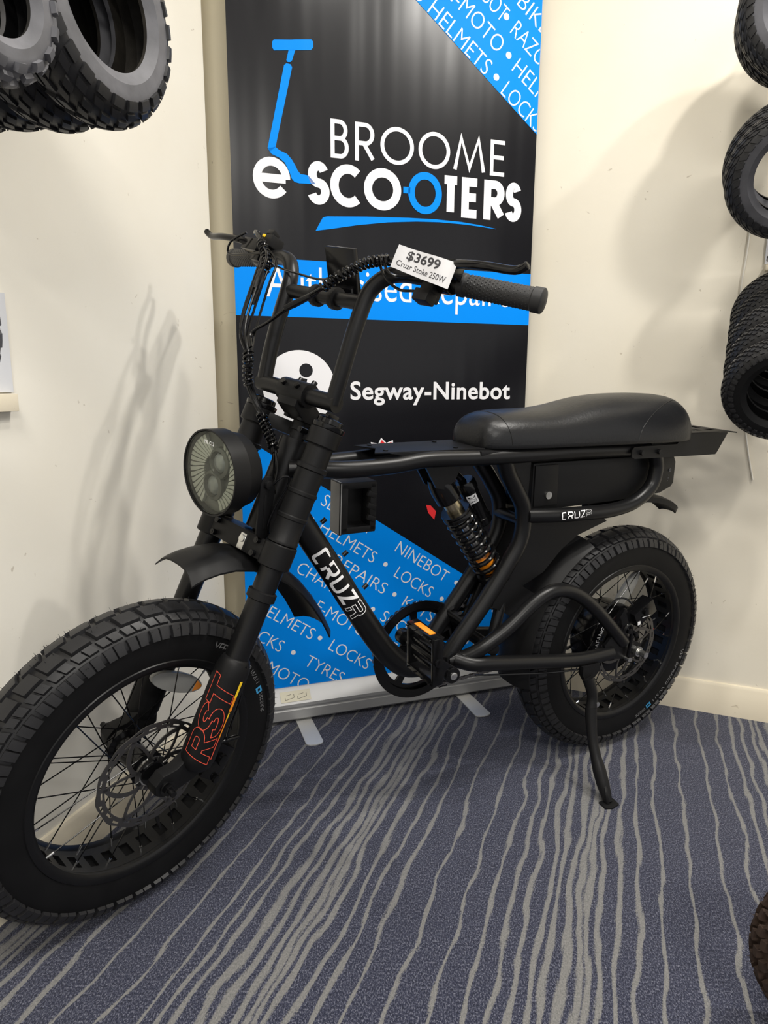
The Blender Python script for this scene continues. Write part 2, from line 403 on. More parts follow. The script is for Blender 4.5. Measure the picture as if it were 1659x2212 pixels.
for i, (x, y, sx, sy, pw) in enumerate(LAMPS):
    t = MB(); t.box((x, y, CEIL - .004), (sx + .05, sy + .05, .008))
    tag(t.build('ceiling_light', mat('lamp_trim', (.85, .85, .85), .5)), ('small square ceiling downlight in front of the banner', 'small square ceiling downlight right of the one before the banner', 'rightmost small square ceiling downlight', 'large square fill panel, unseen, added overhead to light walls and floor', 'long fill panel, unseen, added behind the viewer')[i], 'ceiling light')

# ------------------------------------------------------------------ pull-up banner
A_B = rad(19.2); EB = V((cos(A_B), sin(A_B), 0)); NB = V((-sin(A_B), cos(A_B), 0))
PB = V((-.316, 1.801, 0)) - EB * .054                     # front bottom left corner of the base
ban = tag(empty('pull_up_banner', PB + EB * .425 + NB * .04), 'tall black and blue pull-up banner on a silver base behind the bike', 'banner')
BI = Matrix.Translation(-(PB + EB * .425 + NB * .04))
BW, BH = .85, 2.0
def bsheet(u, v, off=0.0): return PB + EB * u + NB * (.04 - off) + V((0, 0, v))
def vinyl(name, col, rough=.26, spec=.36):
    m = mat(name, col, rough, spec=spec)
    nt = m.node_tree; b = nt.nodes['Principled BSDF']
    geo = nt.nodes.new('ShaderNodeNewGeometry'); n = nt.nodes.new('ShaderNodeTexNoise'); vm = nt.nodes.new('ShaderNodeVectorMath'); vm.operation = 'MULTIPLY'
    vm.inputs[1].default_value = (1, 1, .04); n.inputs['Scale'].default_value = 7; n.inputs['Detail'].default_value = 2
    bp = nt.nodes.new('ShaderNodeBump'); bp.inputs['Strength'].default_value = .35; bp.inputs['Distance'].default_value = .02
    nt.links.new(geo.outputs['Position'], vm.inputs[0]); nt.links.new(vm.outputs[0], n.inputs['Vector']); nt.links.new(n.outputs['Fac'], bp.inputs['Height']); nt.links.new(bp.outputs[0], b.inputs['Normal'])
    return m
VBLK = vinyl('black_banner_vinyl', (.0065, .0065, .0085)); VBLU = vinyl('blue_banner_ink', (.0, .245, .86), .48, .10); VWHT = vinyl('white_banner_print', (.80, .80, .83), .42, .25); VRED = vinyl('red_banner_print', (.75, .035, .04), .35)
def clip(g, x0, y0, x1, y1):
    """keep the part of flat lettering inside a rectangle"""
    bm = bmesh.new(); vv = [bm.verts.new((x, y, 0)) for x, y in g[0]]
    for f in g[1]:
        try: bm.faces.new([vv[i] for i in f])
        except ValueError: pass
    for co, no in (((x0, 0, 0), (-1, 0, 0)), ((x1, 0, 0), (1, 0, 0)), ((0, y0, 0), (0, -1, 0)), ((0, y1, 0), (0, 1, 0))):
        bmesh.ops.bisect_plane(bm, geom=bm.verts[:] + bm.edges[:] + bm.faces[:], plane_co=co, plane_no=no, clear_outer=True)
    bm.verts.index_update(); out = [(v.co.x, v.co.y) for v in bm.verts], [tuple(v.index for v in f.verts) for f in bm.faces]; bm.free(); return out
sh = MB()
sh.box(bsheet(BW / 2, (.06 + BH) / 2, -.0006), (BW, .0010, BH - .06), EB, NB, 0)
def onb(off): return lambda x, y: bsheet(x, y, off)
def bpoly(pts, m, off): sh.add([bsheet(x, y, off) for x, y in pts], [tuple(range(len(pts)))], m)
# blue fields
bpoly([(0, .062), (BW, .062), (BW, .822 - .665 * BW), (0, .822)], 1, .0006)
bpoly([(0, 1.1265), (BW, 1.1265), (BW, 1.270), (0, 1.270)], 1, .0006)
bpoly([(.3755, 2.0), (.848, 1.645), (BW, 1.6435), (BW, 2.0)], 1, .0006)
# scooter logo
for P_ in ([(.113, 1.751), (.205, 1.765), (.211, 1.772), (.211, 1.784), (.206, 1.789), (.166, 1.783), (.156, 1.781), (.113, 1.775), (.109, 1.769), (.109, 1.757)],
           [(.149, 1.757), (.166, 1.760), (.157, 1.735), (.153, 1.731), (.146, 1.730), (.143, 1.734)],
           [(.137, 1.722), (.143, 1.727), (.153, 1.726), (.157, 1.720), (.1115, 1.534), (.098, 1.522), (.0915, 1.529)]):
    bpoly(P_, 1, .0009)
L1 = [(.0915, 1.529), (.101, 1.517), (.120, 1.510), (.134, 1.500), (.145, 1.480), (.151, 1.464), (.158, 1.457), (.170, 1.455), (.213, 1.4565)]
L2 = [(.1115, 1.534), (.122, 1.527), (.140, 1.521), (.152, 1.509), (.160, 1.497), (.167, 1.484), (.174, 1.477), (.184, 1.4765), (.194, 1.4755)]
sh.add([bsheet(x, y, .0009) for x, y in L1 + L2], [(i, i + 1, 10 + i, 9 + i) for i in range(8)], 1)
for ch, a, b in (('B', .253, .301), ('R', .318, .372), ('O', .387, .481), ('O', .494, .586), ('M', .596, .693), ('E', .707, .757)):
    flat(sh, glyph(ch, a, 1.524, b, 1.616, .0105), onb(.0009), 2)
for ch, a, b in (('S', .190, .250), ('C', .251, .345), ('O', .342, .446), ('T', .560, .620), ('E', .623, .681), ('R', .691, .757), ('S', .757, .811)):
    flat(sh, glyph(ch, a, 1.408, b, 1.512, .0225), onb(.0009), 2)
flat(sh, glyph('e', .053, 1.413, .147, 1.510, .0205), onb(.0009), 2)
flat(sh, glyph('O', .466, 1.408, .564, 1.514, .0185), onb(.0011), 1)
bpoly([(.452, 1.456), (.472, 1.456), (.472, 1.472), (.452, 1.472)], 1, .0011)
TOP = [(.230, 1.377), (.236, 1.380), (.244, 1.3815), (.349, 1.389), (.468, 1.395), (.545, 1.397), (.623, 1.396), (.680, 1.392), (.732, 1.3855)]
BOT = [(.211, 1.344), (.216, 1.345), (.250, 1.351), (.325, 1.366), (.408, 1.379), (.490, 1.387), (.560, 1.3905), (.640, 1.390), (.732, 1.3850)]
sh.add([bsheet(x, y, .0009) for x, y in TOP + BOT], [(i, i + 1, 10 + i, 9 + i) for i in range(8)], 1)
# slanted rows of words
def row(words, t0, c, ang, capH, col, limits):
    """words: list of (text, length); c: distance of the baseline along the row normal"""
    ca, sa = cos(ang), sin(ang); t = t0
    for wd, ln in words:
        if wd == '.':
            g = [(cos(k * pi / 10) * capH * .20, sin(k * pi / 10) * capH * .20) for k in range(20)], [tuple(range(20))]
            g = [(x + t, y + capH * .52) for x, y in g[0]], g[1]
        else:
            g = fit(font(wd, -.012), t, 0, t + ln, capH)
        t += ln
        q = [(x * ca - (y + c) * sa, x * sa + (y + c) * ca) for x, y in g[0]], g[1]
        flat(sh, clip(q, *limits), onb(.0009), 2)
    return t
ANG = math.atan(-.68); LIM = (.002, .064, .848, .815)
GP = .040
def at(words, c, cap=.0345):
    for t0, wd, ln in words: row([(wd, ln)], t0, c, ANG, cap, 2, LIM)
at([(-.175, 'SEGWAY', .175), (.093, 'NINEBOT', .196), (.325, '.', 0), (.352, 'RAZOR', .14)], .637)
at([(-.330, 'SCOOTER', .135), (-.172, '.', 0), (-.138, 'HELMETS', .192), (.092, '.', 0), (.134, 'LOCKS', .138), (.312, '.', 0), (.348, 'TYRES', .125), (.515, '.', 0)], .572)
at([(-.050, 'REPAIRS', .186), (.169, '.', 0), (.207, 'KEYS', .115), (.360, '.', 0), (.40, 'LIGHTS', .15)], .510)
at([(-.130, 'CHARGERS', .225), (.135, '.', 0), (.172, 'SCOOTERS', .235), (.45, '.', 0)], .440)
at([(-.021, 'E-MOTO', .175), (.192, '.', 0), (.232, 'SEGWAY', .17), (.44, '.', 0), (.47, 'TYRES', .125)], .371)
at([(-.168, 'HELMETS', .187), (.0414, '.', 0), (.081, 'LOCKS', .142), (.262, '.', 0), (.30, 'REPAIRS', .186), (.53, '.', 0)], .292)
at([(-.178, 'LOCKS', .137), (-.0045, '.', 0), (.043, 'TYRES', .130), (.21, '.', 0), (.25, 'HELMETS', .19)], .2195)
at([(-.085, 'E-MOTO', .175), (.127, '.', 0), (.167, 'RAZOR', .14), (.345, '.', 0), (.385, 'LOCKS', .138)], .154)
AUP = math.atan(-.749); LIM2 = (.37, 1.6, .848, 1.998)
def atu(words, c):
    for t0, wd, ln in words: row([(wd, ln)], t0, c, AUP, .043, 2, LIM2)
atu([(-.782, 'S', .028), (-.728, 'HELMETS', .212), (-.488, '.', 0), (-.455, 'LOCKS', .146), (-.285, '.', 0)], 1.8265)
atu([(-.900, 'HELMETS', .15), (-.712, 'E-MOTO', .190), (-.495, '.', 0), (-.466, 'HELMETS', .212)], 1.8945)
atu([(-.695, 'ROBOT', .135), (-.559, '.', 0), (-.528, 'RAZOR', .15)], 1.9615)
atu([(-.556, 'BIKES', .135), (-.39, '.', 0)], 2.0285)
# middle lettering
flat(sh, fit(font('Authorised Repairer', -.004), .079, 1.149, .823, 1.2545), onb(.0009), 2)
def disc(cx, cy, r, m, off, n=48): bpoly([(cx + r * cos(2 * pi * k / n), cy + r * sin(2 * pi * k / n)) for k in range(n)], m, off)
disc(.162, .944, .0985, 2, .0008)
disc(.180, .990, .0182, 0, .0011)
flat(sh, stroke(arc(.168, .925, .038, .036, 70, 260, 20), .017), onb(.0011), 0)
flat(sh, stroke([(.181, .959), (.152, .925), (.160, .880), (.235, .868)], .012), onb(.0012), 0)
flat(sh, fit(font('Segway-Ninebot', .020, 1.05), .303, .896, .797, .962), onb(.0009), 2)
# red crest mark with a white edge
def crest(cx, cy, k, m, off):
    pts = [(-.06, -.045)]
    for i in range(9):
        a = rad(170 - i * 19); rr = .052 if i % 2 == 0 else .036
        pts.append((rr * cos(a + .10), rr * .85 * sin(a)))
    pts += [(.05, -.04), (.02, -.055)]
    bpoly([(cx + x * k, cy + y * k) for x, y in pts], m, off)
crest(.402, .760, 1.05, 2, .0008); crest(.402, .762, .86, 3, .0010)
bpoly([(.533, .606), (.548, .603), (.565, .585), (.560, .560), (.540, .582)], 3, .0010)
MB().box(bsheet(BW / 2, BH + .008), (BW + .004, .012, .026), EB, NB).build('top_rail', ALU, ban, xf=BI, bevel=.003)
sheet = sh.build('banner_sheet', [VBLK, VBLU, VWHT, VRED], ban, xf=BI, merge=False)
# aluminium cassette
PROF = [(.006, .004), (0, .010), (0, .036), (.003, .040), (.003, .044), (-.002, .047), (-.002, .056), (.002, .060), (.030, .088), (.036, .092), (.046, .092), (.062, .070), (.066, .040), (.066, .004)]
def cassette(u0, u1):
    b = MB(); k = len(PROF); vs = [PB + EB * u + NB * d + V((0, 0, z + .004)) for u in (u0, u1) for d, z in PROF]
    b.add(vs, [tuple(range(k)), tuple(range(k, 2 * k))[::-1]] + [(i, (i + 1) % k, k + (i + 1) % k, k + i) for i in range(k)]); return b
base = cassette(-.004, .860).build('base', ALU, ban, xf=BI, ang=25)
for u0, u1 in ((-.012, -.004), (.860, .868)): part_label(cassette(u0, u1).build('end_cap', ALUW, base, xf=BI, ang=25), 'plastic end cap')
st = MB(); q = lambda u, d: PB + EB * u + NB * (.002 + d * .028 - .0008) + V((0, 0, .064 + d * .028 + .0008))
st.add([q(.085, .05), q(.172, .05), q(.172, .85), q(.085, .85)], [(0, 1, 2, 3)], 0)
for k in range(2):
    for seg in ([(0, .2), (.026, .35)], [(0, .2), (0, .4)], [(.026, .35), (.026, .6)], [(.004, .55), (.018, .6)]):
        a, b = seg; st.tube([q(.098 + k * .036 + a[0], a[1]), q(.098 + k * .036 + b[0], b[1])], .0006, 5, m=1)
part_label(st.build('sticker', [STICK, INK], base, xf=BI), 'yellowed instruction sticker')
for u in (.150, .655):
    f = MB(); poly = [(-.022, .09), (.022, .09), (.024, -.125)] + [(.024 * cos(a), -.125 - .013 * sin(a)) for a in (pi * .15, pi * .3, pi * .5, pi * .7, pi * .85)] + [(-.024, -.125)]
    f.prism(poly[::-1], PB + EB * u + V((0, 0, .0022)), EB, NB, .004)
    f.build('foot', ALUW, ban, xf=BI, bevel=.001)

# ------------------------------------------------------------------ tyres
def tyre_mesh(R0, rr, rl, beadR, beadl, th, rows, Npitch, kh, seg=96, nubs=0, liner=2):
    """wheel frame: axle along y. rows: (phi0, phi1, theta0, theta1, skew) in degrees / pitch fractions, for one side; mirrored half a pitch on"""
    b = MB(); c = kh
    out = [(beadl, beadR), (rl * 1.0 - c * .2, (beadR + R0) / 2 + rr * .02)]
    for ph in (90, 78, 66, 54, 42, 30, 15, 0, -15, -30, -42, -54, -66, -78, -90):
        out.append(((rl - c * .35) * sin(rad(ph)), R0 + (rr - c) * cos(rad(ph))))
    out += [(-(rl * 1.0 - c * .2), (beadR + R0) / 2 + rr * .02), (-beadl, beadR)]
    no = len(out)
    inn = [(-beadl + th * 1.2, beadR + .001)] + [(-(rl - c - th) * sin(rad(a)), R0 + (rr - c - th) * cos(rad(a))) for a in (85, 50, 20, -20, -50, -85)] + [(beadl - th * 1.2, beadR + .001)]
    pr = out + inn; n = len(pr); vs = []
    for k in range(seg):
        a = 2 * pi * k / seg
        for l, R in pr: vs.append((R * cos(a), l, R * sin(a)))
    for k in range(seg):
        j = (k + 1) % seg
        for i in range(n):
            i2 = (i + 1) % n; m = liner if i >= no else (1 if i < 3 or i >= no - 4 else 0)
            b.add([vs[k * n + i], vs[j * n + i], vs[j * n + i2], vs[k * n + i2]], [(0, 1, 2, 3)], m)
    P = 2 * pi / Npitch
    def surf(th_, ph, h):
        p = rad(ph); R = R0 + (rr - c + h) * cos(p); l = (rl - c * .35 + h * .35 + (h * .5 if abs(ph) > 55 else 0)) * sin(p); return (R * cos(th_), l, R * sin(th_))
    for k in range(Npitch):
        for side in (1, -1):
            for (p0, p1, t0, t1, sk) in rows:
                base = (k + (0 if side > 0 else .5)) * P; nt, nf = 3, 3; ins_t = (t1 - t0) * .06; ins_p = (p1 - p0) * .06
                V_ = []
                for top in (0, 1):
                    for i in range(nt):
                        for j in range(nf):
                            fi, fj = i / (nt - 1), j / (nf - 1)
                            tt = t0 + (t1 - t0) * fi; pp = p0 + (p1 - p0) * fj
                            if top: tt += ins_t * (1 - 2 * fi); pp += ins_p * (1 - 2 * fj)
                            V_.append(surf(base + (tt + sk * fj) * P, side * pp, c if top else -.0008))
                q = nt * nf; F = []
                for i in range(nt - 1):
                    for j in range(nf - 1): F.append((q + i * nf + j, q + (i + 1) * nf + j, q + (i + 1) * nf + j + 1, q + i * nf + j + 1))
                for i in range(nt - 1):
                    for j in (0, nf - 1): F.append((i * nf + j, (i + 1) * nf + j, q + (i + 1) * nf + j, q + i * nf + j))
                for j in range(nf - 1):
                    for i in (0, nt - 1): F.append((i * nf + j, i * nf + j + 1, q + i * nf + j + 1, q + i * nf + j))
                b.add(V_, F, 0)
    for _ in range(nubs):
        t = random.uniform(0, 2 * pi); ph = random.uniform(-70, 70); p = V(surf(t, ph, c)); d = V((cos(t), random.uniform(-.6, .6) + sin(rad(ph)), sin(t))).normalized()
        b.cyl(p, p + d * random.uniform(.003, .006), .0005, .0002, 4)
    return b
def frame_mat(o, axis, up=V((0, 0, 1)), spin=0):
    y = axis.normalized(); x = y.cross(up).normalized(); z = x.cross(y)
    m = Matrix(((x.x, y.x, z.x, o.x), (x.y, y.y, z.y, o.y), (x.z, y.z, z.z, o.z), (0, 0, 0, 1)))
    return m @ Matrix.Rotation(spin, 4, 'Y')
ALLT = [(2, 15, .02, .62, .25), (19, 34, .25, .80, .2), (38, 54, -.05, .55, .2), (58, 80, .1, .82, .1)]
KNOB = [(4, 22, .08, .55, .0), (28, 46, .55, 1.02, .0), (54, 80, .12, .62, .0)]
FINE = [(1.5, 12, .05, .75, .5), (14, 24, .1, .8, .5), (26, 38, .0, .7, .6), (40, 54, .15, .85, .6), (57, 84, .0, .72, .35)]
MICRO = [(2, 13, .05, .6, .2), (15, 26, .5, 1.08, .2), (28, 40, .0, .58, .2), (42, 56, .45, 1.0, .1), (60, 84, .0, .6, .0)]
def hang(tm, mats, c, axis, label, group, name='scooter_tyre', spin=0, sc=1):
    b = MB(); b.v, b.f, b.mi = tm.v, tm.f, tm.mi
    o = b.build(name, mats, merge=True, ang=30); o.matrix_world = frame_mat(c, axis, spin=spin) @ Matrix.Scale(sc, 4)
    return tag(o, label, 'tyre', group)
def dup(o, c, axis, label, spin=0, sc=1):
    d = o.copy(); COL.objects.link(d); d.matrix_world = frame_mat(c, axis, spin=spin) @ Matrix.Scale(sc, 4); d['label'] = label; return d
def hook(name, p0, p1, label):
    h = MB(); d = (p1 - p0).normalized(); h.tube([p0, p1, p1 + V((0, 0, .03))], .004, 8, smooth=0)
    h.cyl(p0, p0 + d * .006, .022, n=16)
    return tag(h.build(name, STEEL), label, 'hook')

# left wall, upper hook: four fat road tyres on one hook, a knobbly one on the next
G1 = 'fat tyres on the upper left hook'
ta = tyre_mesh(.1035, .0370, .0400, .0760, .0300, .005, ALLT, 26, .0045, 72)
ca = V((-.385, 1.0, 1.438))
la = ['outermost fat tyre of the upper left hook, grey sidewall and open centre in view', 'second fat tyre from the front on the upper left hook', 'third fat tyre from the front on the upper left hook, partly behind the knobbly one', 'innermost fat tyre on the upper left hook next to the wall']
o = None
for k in range(4):
    c = ca - NL * (.079 * k) + V((0, 0, .0075 * k - .003 * (k % 2)))
    o = hang(ta, [RUB, RUBL, LINER], c, NL, la[k], G1) if k == 0 else dup(o, c, NL, la[k], spin=k * .6)
DL = lambda p: (p - PL).dot(NL)
hook('tyre_hook', V((-.385, 1.0, 1.438 + .064)) - NL * DL(ca), V((-.385, 1.0, 1.438 + .064)) + NL * .06, 'metal wall hook carrying the row of fat tyres')
tb = tyre_mesh(.0610, .0225, .0290, .0420, .0200, .0045, KNOB, 17, .0065, 72)
cb_ = V((-.400, .763, 1.341))
hang(tb, [RUBL, RUBL, RUBS], cb_, NL, 'small grey knobbly off-road tyre hanging in front of the fat tyres', 'knobbly tyres', spin=.1)
hook('tyre_hook', cb_ + V((0, 0, .036)) - NL * DL(cb_), cb_ + V((0, 0, .036)) + NL * .05, 'metal wall hook carrying the knobbly tyre')

# right wall: single tyre up high, two street tyres, five mixed tyres below
tc = tyre_mesh(.1045, .0330, .0360, .0800, .0270, .005, FINE, 40, .0028, 80)
td = tyre_mesh(.0905, .0300, .0340, .0680, .0250, .005, MICRO, 44, .0034, 72)
o = hang(tc, [RUB, RUBG, RUBS], V((.915, 1.655, 1.765)), (NR + V((0, 0, -.12))), 'highest tyre on the right wall, cut off by the top corner of the photo', 'tyres on the right wall', sc=1.09)
dup(o, V((.915, 1.655, 1.765)) - (NR + V((0, 0, -.12))) * .082, NR + V((0, 0, -.12)), 'extra tyre added mostly out of view behind the highest, for its wall shadow', .5, 1.09)  # added tyre, mostly out of view, to cast more shadow on the wall
AX2 = V((-.334, -.943, -.42)).normalized()
o = hang(tc, [RUB, RUBG, RUBS], V((.887, 1.613, 1.412)), AX2, 'front street tyre of the pair hanging on the middle right hook', 'tyres on the right wall')
dup(o, V((.922, 1.702, 1.458)), AX2, 'rear street tyre of the pair on the middle right hook', .4)
AX3 = V((-.40, -.81, -.43)).normalized()
l3 = ['front tyre of the lowest right stack, its bead and dark hollow in view', 'second tyre from the front in the lowest right stack', 'middle tyre of the lowest right stack of five', 'fourth tyre from the front in the lowest right stack', 'rearmost tyre of the lowest right stack, closest to the wall']
for k in range(5):
    c = V((.864, 1.524, .950)).lerp(V((1.005, 1.805, 1.128)), k / 4)
    if k == 0: o = hang(td, [RUB, RUBS, RUBS], c, AX3, l3[k], 'tyres in the lowest right stack')
    else: dup(o, c, AX3, l3[k], k * .37)
hk = lambda z: V((.99, 1.89, z))
for a, b, t in ((V((.94, 1.61, 1.765 + .10)), None, 'wall hook holding the highest right tyre'), (V((.887, 1.613, 1.412 + .081)), None, 'wall hook holding the pair of street tyres'), (V((.864, 1.524, .950 + .073)), None, 'wall hook holding the lowest right stack')):
    wp = a - NR * (a - PR).dot(NR) + V((0, 0, .0)); hook('tyre_hook', wp + V((0, 0, .10)), a, t)
def card(name, p, e, n, wd, h, label, text=None, col=CARD):
    b = MB(); b.box(p + n * .003, (wd, .004, h), e, n)
    if text: flat(b, fit(font(text), -wd * .46, -h * .45, -wd * .46 + .012, -h * .45 + .016), lambda x, y: p + e * x + n * .0056 + V((0, 0, y)), 1)
    return tag(b.build(name, [col, INK], merge=False), label, 'sign')
PRW = lambda x, z: PR + ER * ((x - PR.x) / ER.x) + V((0, 0, z))
card('price_card', PRW(1.035, 1.322), ER, NR, .085, .105, 'white price card on the right wall between the tyre hooks', '8')
g = MB(); g.box(PRW(1.033, 1.258) + NR * .012, (.078, .024, .014), ER, NR); tag(g.build('card_shelf', BASEB, bevel=.002), 'small wooden ledge under the white price card', 'shelf')
g = MB(); g.tube([PRW(.96, 1.40) + NR * .003, PRW(.955, 1.30) + NR * .003, PRW(.952, 1.15) + NR * .003, PRW(.99, .85) + NR * .003, PRW(1.02, .70) + NR * .003], .0025, 6, smooth=6)
tag(g.build('wall_cable', WALL), 'thin cream cable running down the right wall behind the tyres', 'cable')
PLW = lambda t, z: PL + EL * t + V((0, 0, z))
card('price_card', PLW(.045, 1.025), EL, -NL * -1, .17, .165, 'larger grey price card on the left wall at the photo edge')
card('price_card', PLW(.03, 1.235), EL, NL, .15, .20, 'upper price card on the left wall above the larger one')
g = MB(); g.box(PLW(.075, .925) + NL * .01, (.10, .02, .03), EL, NL); tag(g.build('card_shelf', BASEB, bevel=.002), 'small ledge under the larger grey price card', 'shelf')
te = tyre_mesh(.0800, .0260, .0330, .0560, .0240, .005, ALLT, 24, .0040, 64)
hang(te, [RUBG, RUBG, RUBS], V((-.478, .70, 1.018)), NL, 'tyre half out of the photo at the left edge below the fat tyres', 'knobbly tyres')
# floor tyre, lower right
tf = tyre_mesh(.118, .034, .036, .088, .028, .005, [(2, 14, .1, .6, 0), (18, 32, .55, 1.05, 0), (36, 52, .1, .6, 0), (56, 80, .5, 1.05, 0)], 26, .011, 80, nubs=160)
hang(tf, [BRN, BRN, BRN], V((.694, .850, .1535)), V((-.25, -.95, .0)), 'dusty brown knobbly tyre standing on the carpet at the lower right corner', 'standing tyre')

# ================================================================== the bike
YAW, LEAN = 3.6438, .0697
FW = V((cos(YAW), sin(YAW), 0)); lf0 = V((-sin(YAW), cos(YAW), 0)); UPV = V((0, 0, 1))
UB = cos(LEAN) * UPV + sin(LEAN) * lf0; LB = cos(LEAN) * lf0 - sin(LEAN) * UPV
RW, RT = .254, .0493; RO = RW + RT
CR = V((.5889, 1.746, 0)) + RW * UB + V((0, 0, RT)); OB = CR - RO * UB
bike = empty('electric_bike'); bike.matrix_world = Matrix(((FW.x, LB.x, UB.x, OB.x), (FW.y, LB.y, UB.y, OB.y), (FW.z, LB.z, UB.z, OB.z), (0, 0, 0, 1)))
tag(bike, 'matte black fat-tyre electric bike with long seat and round headlight, leaning on its kickstand', 'bike')
# steered frame: (f, l, s) = ahead of the axle, to the left, up along the steering axis
FK = Matrix(((.85309, -.33838, -.39716, 1.199), (.35773, .93344, -.02689, .022), (.37982, -.11913, .91736, .300), (0, 0, 0, 1)))
RK = Matrix.Translation((0, 0, RO))

# ---- wheels (wheel frame: x ahead, y left, z up)
def wheel(xf, ref_side, motor=False, rotor_l=.050):
    rim = MB(); NH, PER = 36, 6; seg = NH * PER
    prof = [(.0455, .2135), (.0478, .2115), (.0478, .2035), (.0452, .1985), (.0425, .1955), (.036, .1962), (.031, .1995), (.015, .2005), (-.015, .2005), (-.031, .1995), (-.036, .1962), (-.0425, .1955), (-.0452, .1985), (-.0478, .2035), (-.0478, .2115), (-.0455, .2135), (-.043, .2095), (.043, .2095)]
    n = len(prof)
    P = lambda k, l, R: (R * cos(2 * pi * k / seg), l, R * sin(2 * pi * k / seg))
    for k in range(seg):
        hole = (k % PER) < 3
        for i in range(n):
            j = (i + 1) % n
            if i == 7 and hole: continue
            rim.add([P(k, *prof[i]), P(k + 1, *prof[i]), P(k + 1, *prof[j]), P(k, *prof[j])], [(0, 1, 2, 3)])
        if hole:
            for l in (.015, -.015): rim.add([P(k, l, .2005), P(k + 1, l, .2005), P(k + 1, l, .2070), P(k, l, .2070)], [(0, 1, 2, 3)])
            if k % PER in (0, 2):
                e = k if k % PER == 0 else k + 1
                rim.add([P(e, .015, .2005), P(e, -.015, .2005), P(e, -.015, .2070), P(e, .015, .2070)], [(0, 1, 2, 3)])
        rim.add([P(k, .015, .2070), P(k + 1, .015, .2070), P(k + 1, -.015, .2070), P(k, -.015, .2070)], [(0, 1, 2, 3)], 1)
    W = rim.build('wheel', [BLK, RUBS], bike, xf=xf, ang=28)
    t = tyre_mesh(RW, RT, .0520, .2125, .0460, .006, [(2.0, 30, .05, .89, .14), (33.5, 51, .06, .47, .14), (33.5, 51, .51, .92, .14), (55, 82, .08, .485, .05), (55, 82, .515, .92, .05)], 44, .0068, 132, nubs=420)
    # moulded sidewall lettering
    def side(txt, a0, a1, r0, r1, m):
        g = fit(font(txt, .004), 0, 0, 1, 1)
        t.add([((r0 + (r1 - r0) * y) * cos(rad(a0 + (a1 - a0) * x)), .0512 - abs((r0 + (r1 - r0) * y) - .2475) * .13, (r0 + (r1 - r0) * y) * sin(rad(a0 + (a1 - a0) * x))) for x, y in g[0]], g[1], m)
    A0_, VE, PW, CY, VR = ((0, (97, 104), (112, 136.5), (137.5, 141), (142, 153)), (0, (-166, -159), (-156.5, -125), (-124, -120), (-119, -110)))[1 if motor else 0]
    side('VEE', *VE, .236, .252, 2); side('POWER WALL', *PW, .236, .249, 2); side('VEERIDE', *VR, .237, .248, 2)
    t.add([(r * cos(rad(a)), .0513, r * sin(rad(a))) for r, a in ((.236, CY[0]), (.236, CY[1]), (.249, CY[1]), (.249, CY[0]))], [(0, 1, 2, 3)], 3)
    t.add([(r * cos(rad(a)), .0517, r * sin(rad(a))) for r, a in ((.240, CY[0] + 1), (.240, CY[1] - 1), (.245, CY[1] - 1), (.245, CY[0] + 1))], [(0, 1, 2, 3)], 1)
    tyre = t.build('tire', [RUB, RUBS, GREYP, CYAN], W, xf=xf, ang=26); part_label(tyre, 'chunky black block tread tyre')
    h = MB()
    if motor: h.lathe([(-.056, .02), (-.054, .088), (-.046, .094), (.012, .094), (.022, .088), (.030, .062), (.042, .032), (.050, .022)], (0, 0, 0), (0, 1, 0), 48)
    else:
        h.lathe([(-.058, .014), (-.058, .024), (-.050, .026), (-.046, .033), (-.040, .033), (-.036, .024), (.030, .022), (.032, .031), (.037, .031), (.040, .022), (.056, .021)], (0, 0, 0), (0, 1, 0), 32)
    hub = h.build('hub_motor' if motor else 'hub', GLOSS, W, xf=xf)
    if motor:
        d = MB(); g = fit(font('BAFANG', .01), 0, 0, 1, 1)
        d.add([((.066 + .012 * y) * cos(rad(-10 + 50 * x)), .0275 - .0025 * y + .002, (.066 + .012 * y) * sin(rad(-10 + 50 * x))) for x, y in g[0]], g[1])
        d.build('lettering', WHITE, hub, xf=xf)
    rf = .088 if motor else .030
    for k in range(36):
        a = 2 * pi * (k + .75) / 36; s = 1 if k % 2 == 0 else -1; dr = 1 if (k // 2) % 2 == 0 else -1
        ha = a + dr * rad(42 if motor else 66); hl = (.024 if s > 0 else -.044) if motor else (.0345 if s > 0 else -.043)
        p0 = V((rf * cos(ha), hl + s * dr * .002, rf * sin(ha))); p1 = V((.2005 * cos(a), s * .0225, .2005 * sin(a))); dd = (p1 - p0).normalized()
        b = MB(); b.cyl(p0, p1 - dd * .012, .00115, n=6); b.cyl(p1 - dd * .016, p1 + dd * .001, .0022, n=7, m=1)
        b.build('spoke', [GLOSS, NIP], W, xf=xf, merge=False)
    # brake disc
    ro = MB(); sg = 120; T = .0009
    def ring(radii, test, wob=0):
        for k in range(sg):
            for i in range(len(radii) - 1):
                if not test(k, i): continue
                c4 = [(radii[i], k), (radii[i], k + 1), (radii[i + 1], k + 1), (radii[i + 1], k)]
                f = lambda r, q, l: ((r + (wob * cos(2 * pi * q / 10) if r > .098 else 0)) * cos(2 * pi * q / sg), l, (r + (wob * cos(2 * pi * q / 10) if r > .098 else 0)) * sin(2 * pi * q / sg))
                vs = [f(r, q, rotor_l + T) for r, q in c4] + [f(r, q, rotor_l - T) for r, q in c4]
                ro.add(vs, [(0, 1, 2, 3), (7, 6, 5, 4), (0, 4, 5, 1), (1, 5, 6, 2), (2, 6, 7, 3), (3, 7, 4, 0)])
    ring([.0865, .0900, .0935, .0975, .1015], lambda k, i: not (i == 1 and k % 10 in (1, 2, 3)) and not (i == 2 and k % 10 in (6, 7, 8)), .0012)
    ring([.024, .032], lambda k, i: True)
